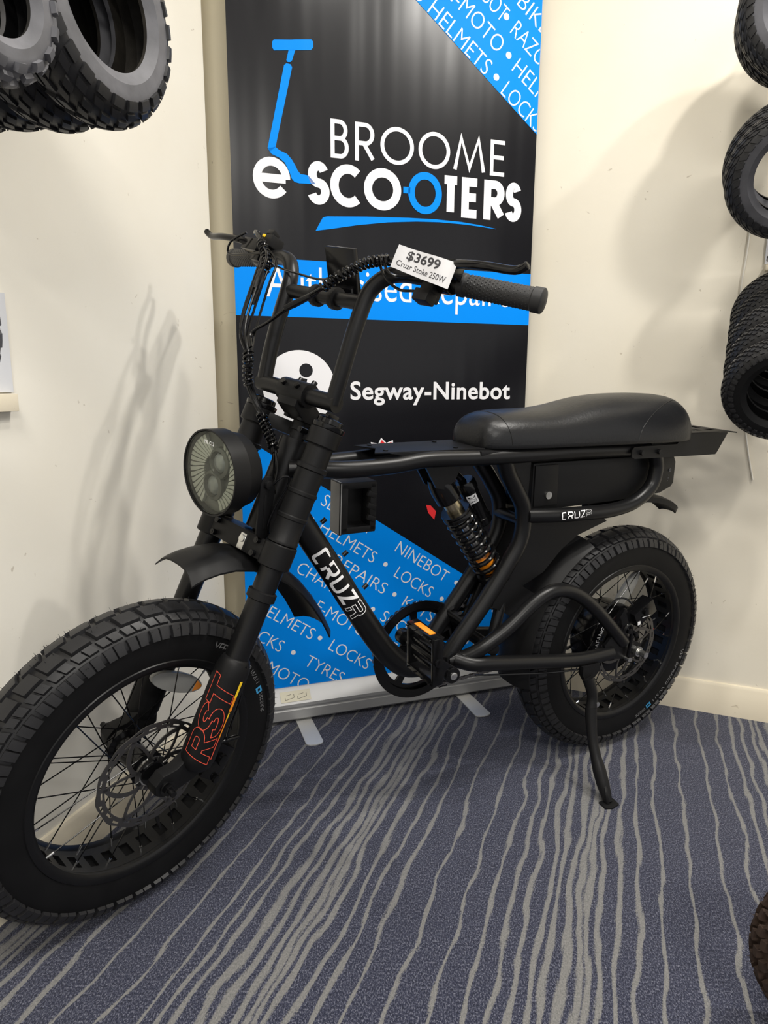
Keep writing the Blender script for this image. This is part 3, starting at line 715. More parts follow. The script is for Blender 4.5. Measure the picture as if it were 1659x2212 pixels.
    for k in range(6):
        a = 2 * pi * k / 6
        for da, wd in ((.80, .0078), (-.30, .0052)):
            pts = [(.030 + (.088 - .030) * q / 6, a + da * (q / 6) ** 1.2) for q in range(7)]
            pl = [(r * cos(x), r * sin(x)) for r, x in pts]; g = stroke(pl, wd)
            o_ = len(ro.v); n_ = len(g[0])
            ro.add([(x, rotor_l + T, y) for x, y in g[0]] + [(x, rotor_l - T, y) for x, y in g[0]], [f for f in g[1]] + [tuple(i + n_ for i in f[::-1]) for f in g[1]] + [(i, i + 1, n_ + i + 1, n_ + i) for i in range(n_ // 2 - 1)] + [(n_ // 2 + i, n_ // 2 + i + 1, n_ + n_ // 2 + i + 1, n_ + n_ // 2 + i) for i in range(n_ // 2 - 1)])
    rot = ro.build('brake_disc', ROTOR, W, xf=xf, ang=25)
    for k in range(6):
        a = 2 * pi * k / 6 + .3; bo = MB(); bo.cyl((.027 * cos(a), rotor_l, .027 * sin(a)), (.027 * cos(a), rotor_l + .004, .027 * sin(a)), .0035, n=10); bo.build('rotor_bolt', GLOSS, W, xf=xf)
    bo = MB(); bo.lathe([(rotor_l - .012, .024), (rotor_l, .024)], (0, 0, 0), (0, 1, 0), 28)
    bo.build('rotor_carrier', STEEL if not motor else GLOSS, W, xf=xf)
    rf_ = MB()
    if motor: p, ex, ez = V((-.052, -.01, .118)), V((-.6, 0, .8)), V((.8, 0, .6))
    else: p, ex, ez = V((-.034, -.012, .142)), V((-.99, 0, -.12)), V((-.12, 0, .99))
    lens = lambda L, H: [(L * cos(2 * pi * k / 28) * (1 if abs(cos(2 * pi * k / 28)) < .9 else .97), H * sin(2 * pi * k / 28)) for k in range(28)]
    rf_.prism(lens(.062, .019), p, ex, ez, .010)
    rf_.prism([(.040, -.013), (.058, -.004), (.058, .004), (.040, .013)], p + V((0, .0002, 0)), ex, ez, .0115, 1)
    part_label(rf_.build('spoke_reflector', [REFL, AMBER if not motor else REFL], W, xf=xf, bevel=.001), 'clear and amber plastic spoke reflector')
    va = MB(); va.cyl((.2 * cos(4.05), 0, .2 * sin(4.05)), (.165 * cos(4.05), 0, .165 * sin(4.05)), .003, n=8); va.cyl((.178 * cos(4.05), 0, .178 * sin(4.05)), (.160 * cos(4.05), 0, .160 * sin(4.05)), .0042, n=8)
    va.build('valve', RUB, W, xf=xf)
    return W
def stickr(W): part_label(MB().prism([(-.006, -.008), (.007, -.001), (-.004, .008)], (-.178, -.010, -.012), (.2, 0, 1), (-1, 0, .2), .0012).build('sticker', REDP, W, xf=RK), 'small red triangle sticker')
fwheel = wheel(FK, 1, False, .052); part_label(fwheel, 'black front wheel turned towards the viewer')
rwheel = wheel(RK, 1, True, .056); part_label(rwheel, 'black rear wheel with hub motor'); stickr(rwheel)

# ---- fork
fk = MB(); LEG, FL = .092, -.050
fk.cyl((-.078, 0, .418), (-.078, 0, .700), .0145)
fork = fk.build('fork', BLKM, bike, xf=FK)
def crown(s0, s1, name, dip):
    c = MB(); out = []
    for l in (-LEG, LEG): c.lathe([(s0, .0275), (s0 + .002, .0295), (s1 - .002, .0295), (s1, .0275)], (FL, l, 0), (0, 0, 1), 28)
    poly = [(-.085, -.035), (-.062, -.050), (-.03, -.078), (.03, -.078), (.062, -.050), (.085, -.035), (.085, -.070), (.05, -.098), (.03, -.112), (-.03, -.112), (-.05, -.098), (-.085, -.070)] if dip else [(-.085, -.028), (.085, -.028), (.085, -.072), (.035, -.106), (-.035, -.106), (-.085, -.072)]
    c.prism(poly, (0, 0, (s0 + s1) / 2), (0, 1, 0), (1, 0, 0), s1 - s0 - .006)
    o = c.build(name, BLKM, fork, xf=FK, bevel=.0015)
    for sg in (-1, 1):
        for ss in ((s0 + .010, s1 - .010) if not dip else ((s0 + s1) / 2,)):
            b = MB(); b.cyl((FL + .012, sg * (LEG - .034), ss), (FL + .030, sg * (LEG - .034), ss), .0056, n=12); b.cyl((FL + .030, sg * (LEG - .034), ss), (FL + .0305, sg * (LEG - .034), ss), .003, n=6)
            b.build('pinch_bolt', GLOSS, fork, xf=FK)
crown(.412, .456, 'fork_crown', False); crown(.640, .672, 'fork_crown', True)
for sg in (-1, 1):
    l = sg * LEG
    MB().cyl((FL, l, .20), (FL, l, .640), .0215, n=32).build('stanchion', BLK, fork, xf=FK)
    g = MB(); g.lathe([(.456, .0235), (.458, .0275), (.463, .0275), (.465, .0262), (.502, .0262), (.504, .0278), (.509, .0278), (.511, .0262), (.548, .0262), (.550, .0278), (.555, .0278), (.557, .0255), (.594, .0255), (.596, .0285), (.603, .0285), (.605, .0238), (.640, .0238)], (FL, l, 0), (0, 0, 1), 32)
    g.build('stanchion_guard', PLAS, fork, xf=FK)
    g = MB(); g.lathe([(.350, .0225), (.352, .0262), (.366, .0262), (.368, .0225)], (FL, l, 0), (0, 0, 1), 32); g.build('collar', PLAS, fork, xf=FK)
    g = MB(); g.lathe([(.672, .0290), (.676, .0300), (.680, .0300), (.682, .0245), (.690, .0235), (.692, .0205)], (FL, l, 0), (0, 0, 1), 28)
    cap = g.build('leg_cap', GLOSS, fork, xf=FK)
    if sg > 0:
        k = MB(); k.prism([(-.014, -.004), (.014, -.004), (.014, .004), (-.014, .004)], (FL, l, .696), (1, 0, 0), (0, 1, 0), .009); k.build('lockout_lever', CYAN if False else GLOSS, cap, xf=FK, bevel=.001)
    g = MB(); g.lathe([(.030, .020), (.040, .0285), (.055, .0310), (.205, .0310), (.222, .0305), (.232, .0275), (.238, .0255), (.242, .0225)], (FL, l, 0), (0, 0, 1), 36)
    # dropout arm reaching ahead to the axle
    arm = [(-.070, .052), (-.030, .055), (-.012, .030), (.012, .018), (.020, 0), (.012, -.018), (-.006, -.022), (-.030, -.010), (-.060, .010), (-.078, .030)]
    g.prism(arm, (0, sg * (LEG - .009), 0), (1, 0, 0), (0, 0, 1), .026)
    low = g.build('fork_slider', BLKM, fork, xf=FK, bevel=.003)
    a = MB(); a.cyl((0, sg * (LEG - .02), 0), (0, sg * (LEG + .012), 0), .0105, n=18); a.cyl((0, sg * (LEG + .012), 0), (0, sg * (LEG + .019), 0), .0095, n=6); a.cyl((0, sg * (LEG + .019), 0), (0, sg * (LEG + .030), 0), .0055, n=16); a.lathe([(0, .0135), (.0018, .0135)], (0, sg * (LEG + .0105), 0), (0, sg, 0), 20); a.build('axle_end', GLOSS, fork, xf=FK)
    if sg > 0:
        d = MB(); face = math.atan2(.938 - LEG, .834 - FL)
        def wrap(x, y, off=0): a_ = face - x / .0314; return ((.0314 + off) * cos(a_) + FL, (.0314 + off) * sin(a_) + l, y)
        # letters read up the leg: local x runs up, local y runs across
        def onleg(x, y): return V(wrap(y, x, .0004))
        for ch, a0, a1 in (('R', .058, .108), ('S', .104, .158), ('T', .154, .206)):
            gg = outlined(ch, a0 - .006, -.0215, a1 - .006, .026, .0011, slant=.26); flat(d, gg, onleg, 0, (0, .002))
        def band(x0, x1, y0, y1, m, k=6):
            for q in range(k):
                xa, xb = x0 + (x1 - x0) * q / k, x0 + (x1 - x0) * (q + 1) / k
                d.add([onleg(xa, y0), onleg(xb, y0), onleg(xb, y1), onleg(xa, y1)], [(0, 1, 2, 3)], m)
        band(.062, .100, -.0265, -.0245, 0); band(.100, .138, -.0270, -.0245, 1); band(.138, .150, -.0275, -.0245, 2)
        band(.152, .178, -.0290, -.0235, 1); band(.178, .208, -.0290, -.0235, 2)
        part_label(d.build('lettering', [RED, ORANGE, YEL], fork, xf=FK, merge=False), 'outlined red letters and orange stripes')
c = MB(); c.box((-.128, .058, .020), (.045, .030, .070), (.9, 0, .3), (0, 1, 0)); c.box((-.092, .066, .045), (.055, .014, .030), (.8, 0, .4), (0, 1, 0)); c.cyl((-.128, .075, .030), (-.128, .086, .030), .011); c.cyl((-.135, .070, -.012), (-.135, .080, -.012), .008); c.cyl((-.112, .072, .062), (-.150, .078, .075), .004)
c.build('brake_caliper', GLOSS, fork, xf=FK, bevel=.003)
s = MB(); s.box((-.026, .022, .432), (.006, .016, .030), (1, 0, 0), (0, 1, 0)); s.cyl((-.024, .022, .437), (-.020, .022, .437), .007, n=12); s.build('cable_clip', STEEL, fork, xf=FK, bevel=.001)

# ---- front mudguard
def guard(arcs, hw, drop, th, xf, name, taper=None, nlat=9):
    b = MB(); n = nlat; vs = []
    for ai, (ang, R) in enumerate(arcs):
        tw = taper[ai] if taper else 1
        for side in (0, 1):
            for j in range(n):
                q = -1 + 2 * j / (n - 1); r = R - drop * abs(q) ** 3.2 - th * side
                vs.append((r * cos(rad(ang)), q * hw * tw, r * sin(rad(ang))))
    m = 2 * n; L = len(arcs)
    for i in range(L - 1):
        for j in range(n - 1):
            a = i * m + j; b.f.append([a, a + 1, a + m + 1, a + m]); b.mi.append(0)
            a += n; b.f.append([a, a + 1, a + m + 1, a + m]); b.mi.append(0)
        for j in (0, n - 1):
            a = i * m + j; b.f.append([a, a + n, a + m + n, a + m]); b.mi.append(0)
    for i in (0, L - 1):
        for j in range(n - 1): a = i * m + j; b.f.append([a, a + 1, a + n + 1, a + n]); b.mi.append(0)
    b.v = [V(p) for p in vs]
    return b
fa = [(78, .375), (79.5, .381), (82, .389), (86, .399), (91, .410), (97, .419), (104, .426), (111, .431), (118, .436), (125, .441), (131, .447), (136, .453), (139.5, .458)]
guard(fa, .056, .024, .0035, FK, 'mudguard').build('mudguard', PLAS, bike, xf=FK, ang=40)

# ---- headlight
TIL = rad(22); DN = V((cos(TIL), 0, -sin(TIL))); HU = V((sin(TIL), 0, cos(TIL))); HL = V((0, 1, 0)); HC = V((.080, 0, .528))
HM = FK @ Matrix(((DN.x, HL.x, HU.x, HC.x), (DN.y, HL.y, HU.y, HC.y), (DN.z, HL.z, HU.z, HC.z), (0, 0, 0, 1)))   # x out of the lens, y left, z up
b = MB(); b.lathe([(-.066, .030), (-.066, .058), (-.060, .064), (-.034, .070), (-.031, .0735), (-.004, .0745), (.003, .0745), (.003, .0718), (-.002, .0705), (-.0165, .0700), (-.018, .0)], (0, 0, 0), (1, 0, 0), 64)
head = b.build('headlight', [BLKM], bike, xf=HM, ang=30); part_label(head, 'round black headlight with a clear lens')
b = MB(); b.lathe([(-.0155, .0690), (-.0125, .0690), (-.0125, .0), (-.0155, .0)], (0, 0, 0), (1, 0, 0), 56, 1)
NF = 40
for k in range(NF):
    a = 2 * pi * k / NF
    if sin(a) > .93 or sin(a) < -.93: continue
    r0, r1 = (.030, .0655) if cos(a) < 0 else (.040, .0655)
    sw, dl = .22, 2 * pi / NF * .37; pts = []
    for q in range(6):
        r = r0 + (r1 - r0) * q / 5; pts.append((r, a - sw * (1 - q / 5) ** 2))
    top = [(-.0055 - .004 * (1 - (r - r0) / (r1 - r0)), r * cos(x + e * dl), r * sin(x + e * dl)) for e in (-1, 1) for r, x in pts]
    bot = [(-.0125, y, z) for _, y, z in top]
    F = [(q, q + 1, 6 + q + 1, 6 + q) for q in range(5)] + [(q, q + 1, 12 + q + 1, 12 + q) for q in range(5)] + [(6 + q, 7 + q, 19 + q, 18 + q) for q in range(5)] + [(0, 6, 18, 12), (5, 11, 23, 17)]
    b.add(top + bot, F)
b.build('reflector_fins', [LAMPG, LAMPD], head, xf=HM, ang=30)
for (y, z) in ((.016, .021), (.002, -.022)):
    b = MB(); b.lathe([(-.0125, .0275), (-.0050, .0260), (-.0025, .0205), (-.0045, .0190), (-.010, .0170)], (0, y, z), (1, 0, 0), 36); b.build('projector_shroud', LAMPD, head, xf=HM)
    b = MB(); b.lathe([(-.0118, .0172), (-.0070, .0165), (-.0030, .0125), (-.0008, .0065), (-.0002, .0005)], (0, y, z), (1, 0, 0), 32); b.build('projector_lens', GLASS, head, xf=HM)
b = MB(); b.lathe([(-.0005, .0705), (.0018, .0705), (.0045, .050), (.0062, .025), (.0068, .0005)], (0, 0, 0), (1, 0, 0), 56); b.lathe([(-.0005, .0705), (.0022, .050), (.0038, .025), (.0044, .0005)], (0, 0, 0), (1, 0, 0), 56)
lens = b.build('lens_cover', CLEAR, head, xf=HM)
b = MB(); flat(b, fit(font('YBL C12', .02), -.014, .050, .014, .0565), lambda x, y: V((.0052, x, y)), 0); b.build('lettering', WHITE, head, xf=HM)
for sg in (-1, 1):
    b = MB(); pl = [(-.012, .545), (.004, .560), (.018, .556), (.022, .542), (-.012, .455), (-.034, .448), (-.040, .460)]
    b.prism(pl, (0, sg * .062, 0), (1, 0, 0), (0, 0, 1), .004); b.prism([(-.001, .528), (.005, .526), (-.020, .468), (-.026, .470)], (0, sg * (.0645), 0), (1, 0, 0), (0, 0, 1), .0012)
    b.cyl((.008, sg * .062, .545), (.008, sg * .071, .545), .0075, n=16); b.build('bracket', BLKM, head, xf=FK, bevel=.001)

# ---- handlebar, stem, controls
def bar(sg):
    return [(-.037, sg * .094, .716), (-.026, sg * .097, .775), (-.017, sg * .098, .838), (-.012, sg * .099, .895), (-.012, sg * .105, .922), (-.015, sg * .122, .944), (-.020, sg * .148, .956), (-.030, sg * .190, .960), (-.042, sg * .245, .961), (-.078, sg * .386, .967)]
hb = MB()
for sg in (-1, 1): hb.tube(bar(sg), .0142, 18, smooth=6)
hb.tube([(-.037, -.104, .718), (-.037, .104, .718)], .0155, 20); hb.tube([(-.013, -.098, .893), (-.013, .098, .893)], .0128, 18)
hbar = hb.build('handlebar', BLK, bike, xf=FK, ang=45)
for sg in (-1, 1):
    p0, p1 = V((-.0435, sg * .252, .9612)), V((-.078, sg * .386, .967)); d = (p1 - p0); L = d.length; d.normalize()
    g = MB(); g.lathe([(0, .0190), (.010, .0190), (.012, .0172), (L - .016, .0182), (L - .014, .0198), (L, .0198), (L + .002, .0175), (L + .004, .0)], p0, d, 24)
    e1 = V((0, 0, 1)); e2 = d.cross(e1)
    for i in range(18):
        for k in range(22):
            a = 2 * pi * (k + .5 * (i % 2)) / 22; q = p0 + d * (.018 + i * (L - .038) / 17) + (e1 * cos(a) + e2 * sin(a)) * .0174
            g.add([q + d * .0021, q + (e2 * cos(a) - e1 * sin(a)) * .0018, q - d * .0021, q - (e2 * cos(a) - e1 * sin(a)) * .0018, q + (e1 * cos(a) + e2 * sin(a)) * .0013], [(0, 1, 4), (1, 2, 4), (2, 3, 4), (3, 0, 4)])
    g.build('grip', GRIP, hbar, xf=FK, merge=False)
    l = MB(); l.box((-.030, sg * .232, .960), (.034, .022, .034), (1, 0, 0), (0, 1, 0)); l.box((-.012, sg * .240, .968), (.030, .048, .024), (1, 0, 0), (-.25, sg, .05))
    l.tube([(-.006, sg * .248, .971), (.006, sg * .276, .972), (.010, sg * .325, .972), (.002, sg * .372, .974), (.006, sg * .392, .982)], [.0075, .0068, .0066, .0066, .0062], 12, smooth=5)
    l.cyl((-.034, sg * .222, .960), (-.034, sg * .246, .960), .021, n=24)
    l.build('brake_lever', GLOSS, hbar, xf=FK, bevel=.002)
sw = MB(); sw.cyl((-.032, .205, .960), (-.032, .218, .960), .019, n=22); sw.box((-.030, .212, .934), (.028, .026, .026), (1, 0, 0), (0, 1, 0)); sw.box((-.018, .214, .922), (.026, .030, .020), (1, 0, 0), (0, 1, 0)); sw.build('switch_pod', PLAS, hbar, xf=FK, bevel=.003)
sw = MB(); sw.cyl((-.032, -.205, .960), (-.032, -.219, .960), .020, n=22); sw.box((-.026, -.212, .985), (.034, .030, .024), (1, 0, 0), (0, 1, 0)); sw.box((-.022, -.214, 1.001), (.020, .020, .012), (1, 0, .3), (0, 1, 0)); sw.build('shifter_pod', PLAS, hbar, xf=FK, bevel=.003)
g = MB(); g.box((-.010, -.222, .992), (.006, .008, .006)); part_label(g.build('indicator_button', YEL, hbar, xf=FK, bevel=.001), 'small yellow button')
stm = MB(); stm.tube([(-.037, -.036, .718), (-.037, .036, .718)], .0225, 24)
stm.prism([(-.020, .710), (-.020, .690), (-.058, .672), (-.100, .674), (-.098, .694), (-.062, .712), (-.050, .724)], (0, 0, 0), (1, 0, 0), (0, 0, 1), .050)
stm.cyl((-.078, .0, .655), (-.078, 0, .690), .018, n=24)
for l in (-.018, .018): stm.cyl((-.052, l, .672), (-.052, l, .700), .007, n=14)
stem = stm.build('stem', BLKM, bike, xf=FK, bevel=.002)
for l in (-.018, .018):
    for p, d in (((-.018, l, .725), V((.85, 0, .4))), ((-.050, l, .740), V((-.3, 0, .95)))):
        d.normalize(); b = MB(); b.cyl(p, V(p) + d * .008, .0055, n=14); b.cyl(V(p) + d * .008, V(p) + d * .0082, .0028, n=6); b.build('clamp_bolt', GLOSS, stem, xf=FK)
ds = MB(); a, b_ = V((-.062, 0, .915)), V((-.006, 0, .984)); d = (b_ - a).normalized(); nn = V((0, 1, 0)).cross(d)
ds.box((a + b_) / 2, (.074, (b_ - a).length, .010), (0, 1, 0), d); ds.box(a + d * .012 - nn * .0, (.060, .020, .026), (0, 1, 0), d)
disp = ds.build('display', GLOSS, bike, xf=FK, bevel=.002)
for l in (-.018, .030):
    r = MB(); r.lathe([(-.006, .0125), (-.006, .0195), (.006, .0195), (.006, .0125)], (-.013, l, .893), (0, 1, 0), 28); r.box((-.036, l, .906), (.040, .010, .012), (.85, 0, -.3), (0, 1, 0)); r.build('clamp_ring', PLAS, disp, xf=FK, bevel=.001)

# ---- cables with spiral wrap
def spiral(path, r, wire, pitch):
    P, _ = spline([V(p) for p in path], [0] * len(path), 14); L = [0]
    for i in range(1, len(P)): L.append(L[-1] + (P[i] - P[i - 1]).length)
    n = int(L[-1] / pitch * 12); out = []; i = 0; nrm = None
    for k in range(n + 1):
        s = L[-1] * k / n
        while i < len(L) - 2 and L[i + 1] < s: i += 1
        t = (s - L[i]) / max(L[i + 1] - L[i], 1e-9); p = P[i].lerp(P[i + 1], t); T = (P[i + 1] - P[i]).normalized()
        if nrm is None: nrm = T.orthogonal().normalized()
        nrm = (nrm - T * nrm.dot(T)).normalized(); a = 2 * pi * s / pitch
        out.append(p + (nrm * cos(a) + T.cross(nrm) * sin(a)) * r)
    return out
def bundle(path, offs, r, name, parent, wraps=(), sleeves=()):
    b = MB()
    for o_ in offs: b.tube([V(p) + V(o_) * ((1.0 if 3 <= i <= 5 else .28) if name == 'cable_bundle' else 1) for i, p in enumerate(path)], r, 8, smooth=8)
    o = b.build(name, GLOSS, parent, xf=FK)
    for w_ in wraps: MB().tube(spiral(w_, .0078, .0026, .0078), .0026, 6).build('spiral_wrap', GLOSS, o, xf=FK)
    for w_ in sleeves: MB().tube(w_, [.004, .0058, .0058, .004][:len(w_)], 10, smooth=4).build('cable_sleeve', PLAS, o, xf=FK)
    return o
PA = [(.002, -.235, .990), (.012, -.215, .985), (.020, -.175, .958), (.022, -.143, .928), (.036, -.120, .876), (.044, -.098, .790), (.047, -.060, .743), (.030, -.056, .702), (.010, -.046, .676), (-.004, -.022, .650), (-.012, .002, .628), (-.020, .020, .600)]
bundle(PA, [(.012, .010, .004), (-.010, .013, .006), (.004, -.016, .008), (.008, -.004, -.006), (-.004, .003, -.004)], .0024, 'cable_bundle', bike,
       wraps=[[(.018, -.185, .965), (.021, -.160, .945), (.022, -.143, .928), (.025, -.136, .910)], [(.047, -.066, .752), (.045, -.058, .735), (.036, -.057, .712), (.026, -.055, .696)], [(-.002, -.028, .656), (-.008, -.010, .638), (-.014, .008, .620), (-.018, .018, .606)]],
       sleeves=[[(.026, -.137, .905), (.034, -.124, .885), (.040, -.116, .860), (.042, -.110, .838)], [(.040, -.124, .905), (.046, -.116, .885), (.047, -.112, .865)], [(.020, -.053, .690), (.012, -.047, .678), (.004, -.036, .666), (-.001, -.030, .660)]])
PB_ = [(.008, .190, .972), (.008, .150, .967), (.017, .100, .951), (.027, .060, .918), (.031, .030, .886), (.034, -.020, .848), (.034, -.058, .815), (.042, -.082, .785), (.044, -.066, .760)]
bundle(PB_, [(.003, .003, .002), (-.003, .0, .003), (.002, -.003, -.003)], .0026, 'cable_bundle', bike, wraps=[[(.010, .138, .964), (.017, .100, .951), (.027, .060, .918), (.030, .036, .893)]],
       sleeves=[[(.031, .028, .884), (.032, .006, .868), (.034, -.012, .854), (.034, -.024, .846)], [(.036, .020, .872), (.038, -.004, .856), (.040, -.022, .842)]])
bundle([(.012, .120, .958), (.004, .140, .935), (-.010, .165, .925), (-.012, .195, .927), (-.018, .212, .926)], [(0, 0, 0)], .0024, 'cable', bike)
bundle([(.012, .128, .960), (.010, .150, .942), (-.004, .175, .945), (-.014, .200, .960)], [(0, 0, 0)], .0024, 'cable', bike)
bundle([(-.012, -.190, .950), (.004, -.130, .928), (.012, -.060, .918), (.016, .0, .912), (.022, .045, .914)], [(0, 0, 0)], .0020, 'cable', bike)
bundle([(.012, -.250, .985), (.020, -.275, .960), (.010, -.285, .940), (.014, -.240, .938), (.022, -.170, .944)], [(0, 0, 0)], .0022, 'cable', bike)
for pth in ([(-.018, .020, .606), (-.030, .030, .560), (-.044, .032, .510), (-.050, .030, .470)], [(-.020, .022, .604), (-.024, .042, .570), (-.022, .052, .520), (-.030, .056, .470), (-.045, .058, .440)], [(-.016, .016, .606), (-.036, .020, .570), (-.060, .020, .530)],
            [(.000, .068, .548), (-.004, .078, .566), (-.014, .084, .570), (-.022, .080, .552), (-.022, .072, .520), (-.026, .066, .480), (-.040, .064, .462)]):
    bundle(pth, [(0, 0, 0)], .0019, 'cable', bike)
bundle([(-.052, .118, .235), (-.080, .108, .170), (-.092, .100, .110), (-.112, .085, .075)], [(0, 0, 0)], .0022, 'cable', bike)

# ---- frame
def both(fn):
    for sg in (1, -1): fn(sg)
fr = MB()
P_ = lambda f, s: FK @ V((f, 0, s))
fr.tube([P_(-.078, .458), P_(-.078, .638)], .0290, 28)
fr.tube([(.905, .004, .742), (.877, 0, .700), (.80, 0, .580), (.764, 0, .522), (.705, 0, .432), (.668, 0, .384), (.628, 0, .352), (.575, 0, .342)], .0255, 28, smooth=6)
for sg in (1, -1):
    fr.tube([(.905, sg * .010, .808), (.86, sg * .026, .808), (.80, sg * .042, .807), (.708, sg * .050, .811), (.636, sg * .053, .819), (.536, sg * .058, .818), (.43, sg * .066, .819), (.248, sg * .066, .820), (.030, sg * .066, .817)], .0165, 20, smooth=6)
    fr.tube([(.010, sg * .066, .812), (-.004, sg * .066, .792), (-.011, sg * .066, .766), (.000, sg * .066, .724), (.050, sg * .066, .689), (.125, sg * .066, .675), (.227, sg * .066, .676), (.30, sg * .062, .678), (.365, sg * .050, .680)], .0165, 20, smooth=6)
    fr.tube([(.446, sg * .056, .812), (.425, sg * .047, .778), (.401, sg * .043, .745), (.371, sg * .042, .694), (.370, sg * .042, .628), (.402, sg * .042, .568), (.464, sg * .042, .480), (.526, sg * .041, .403), (.556, sg * .038, .353)], .0185, 20, smooth=6)
    gp = [(.372, .668), (.250, .666), (.130, .654), (.116, .644), (.206, .618), (.250, .590), (.300, .540), (.390, .500), (.425, .535), (.390, .590), (.372, .630)]
    fr.prism(gp, (0, sg * .046, 0), (1, 0, 0), (0, 0, 1), .006)
fr.tube([(.565, -.052, .357), (.565, .052, .357)], .0245, 26)
fr.tube([(.497, -.040, .444), (.497, .040, .444)], .0105, 14); fr.tube([(.372, -.042, .668), (.372, .042, .668)], .014, 14); fr.tube([(.60, -.05, .812), (.60, .05, .812)], .012, 14)
fr.prism([(.620, .800), (.530, .800), (.545, .765), (.570, .748), (.590, .752)], (0, .022, 0), (1, 0, 0), (0, 0, 1), .006); fr.prism([(.620, .800), (.530, .800), (.545, .765), (.570, .748), (.590, .752)], (0, -.022, 0), (1, 0, 0), (0, 0, 1), .006)
fr.prism([(.45, .80), (.36, .80), (.36, .69), (.40, .73)], (0, .040, 0), (1, 0, 0), (0, 0, 1), .004)
frame = fr.build('frame', BLK, bike, ang=40)
for x, z in ((.838, .690), (.790, .618), (.742, .542)): MB().cyl((x - .003, .0, z + .006), (x - .0125, .0, z + .0135), .0046, n=12).build('boss_bolt', GLOSS, frame)
for y in (-.016, .016): MB().cyl((.497, y, .454), (.502, y, .460), .006, n=10).build('boss_bolt', GLOSS, frame)
d = MB(); p0, p1 = V((.846, 0, .649)), V((.754, 0, .506)); ax = (p1 - p0).normalized()
side = V((0, 1, 0)); upn = ax.cross(side)
def ondt(x, y): a_ = -y / .0262; return p0 + ax * x + (side * cos(a_ + DTA) - upn * sin(a_ + DTA) * -1) * .0259
DTA = .20
x = 0.0
def cruzr(mb, fn, L, H, t, m):
    wds = [.19, .21, .21, .19, .20]; gap = 0; x = 0
    for ch, wd in zip('cruzr', wds):
        a0, a1 = x * L, (x + wd - .035) * L; x += wd
        last = wd == .20
        flat(mb, outlined('r', a0, -H / 2, a1, H / 2, t * .24) if last else glyph(ch, a0, -H / 2, a1, H / 2, t), fn, m, (0, .0022))
cruzr(d, ondt, .180, .040, .0068, 0)
PL2 = V((.292, .0825, .686))
def onhoop(x, y): a_ = y / .0166; return V((.292 - x, .0640 + .0186 * cos(a_ + .15), .6768 + .0180 * sin(a_ + .15)))
part_label(d.build('lettering', WHITE, frame, merge=False), 'large white lettering on the down tube'); d = MB()
cruzr(d, onhoop, .092, .0165, .0026, 0)
part_label(d.build('lettering', WHITE, frame, merge=False), 'small white lettering on the rear tube')
pk = MB(); pk.prism([(.748, -.046), (.700, -.052), (.500, -.060), (.500, .060), (.700, .052), (.748, .046), (.722, .0)], (0, 0, .8355), (1, 0, 0), (0, 1, 0), .003)
for sg in (-1, 1): pk.prism([(.720, .8355), (.500, .8355), (.500, .820), (.66, .822)], (0, sg * .0545, 0), (1, 0, 0), (0, 0, 1), .003)
for x, y in ((.718, .034), (.718, -.034), (.560, .040), (.560, -.040)): pk.cyl((x, y, .837), (x, y, .8395), .005, n=12)
pk.build('top_plate', BLKM, bike, bevel=.0008)
cg = MB(); cg.box((.785, -.040, .714), (.006, .046, .108), m=1)
for z in (.668, .760): cg.box((.745, -.040, z), (.078, .044, .014))
for x in (.776, .712): cg.box((x, -.040, .714), (.014, .044, .10))
for z in (.690, .715, .740): cg.box((.716, -.020, z), (.02, .008, .012), (1, 0, .4), (0, 1, 0))
cg.box((.733, -.060, .714), (.040, .004, .09))
part_label(cg.build('cradle', [PLAS, GREYPL], bike, bevel=.002), 'black plastic cradle with a grey plate under the top tube')

# ---- seat
st_ = [(.508, .848, .030, .836), (.506, .866, .046, .834), (.499, .884, .060, .833), (.484, .897, .071, .832), (.458, .904, .079, .832), (.420, .907, .084, .832), (.370, .908, .087, .832), (.320, .910, .089, .832), (.275, .916, .091, .832), (.230, .925, .093, .832), (.185, .933, .095, .832), (.130, .938, .098, .832), (.070, .940, .100, .832), (.010, .940, .101, .832), (-.040, .938, .100, .832), (-.068, .932, .097, .832), (-.086, .918, .091, .833), (-.096, .895, .082, .834), (-.099, .866, .074, .836)]
se = MB(); NS = 40; vs = []
def sect(x, zt, hw, zb, k):
    a = 2 * pi * k / NS; c_, s_ = cos(a), sin(a); zm = zb + .012 if zt - zb > .03 else (zb + zt) / 2
    if s_ >= 0: n = 2.7; y = hw * math.copysign(abs(c_) ** (2 / n), c_); z = zm + (zt - zm) * abs(s_) ** (2 / 2.3)
    else: y = hw * math.copysign(abs(c_) ** (2 / 6), c_); z = zm - (zm - zb) * abs(s_) ** (2 / 6)
    return (x, y, z)
SS, _ = None, None
rows_ = []
for i in range(len(st_) - 1):
    for q in range(4):
        t = q / 4; g = lambda j: st_[min(max(j, 0), len(st_) - 1)]
        r_ = [(.5 * (2 * g(i)[c] + (g(i + 1)[c] - g(i - 1)[c]) * t + (2 * g(i - 1)[c] - 5 * g(i)[c] + 4 * g(i + 1)[c] - g(i + 2)[c]) * t * t + (3 * g(i)[c] - g(i - 1)[c] - 3 * g(i + 1)[c] + g(i + 2)[c]) * t ** 3)) for c in range(4)]
        rows_.append(r_)
rows_.append(st_[-1])
for r_ in rows_: vs += [sect(*r_, k) for k in range(NS)]
fs = [(i * NS + k, i * NS + (k + 1) % NS, (i + 1) * NS + (k + 1) % NS, (i + 1) * NS + k) for i in range(len(rows_) - 1) for k in range(NS)]
fs += [tuple(range(NS)), tuple((len(rows_) - 1) * NS + k for k in range(NS))[::-1]]
se.add(vs, fs); seat = se.build('seat', LEA, bike, ang=60); part_label(seat, 'long stitched black vinyl seat with a raised rear')
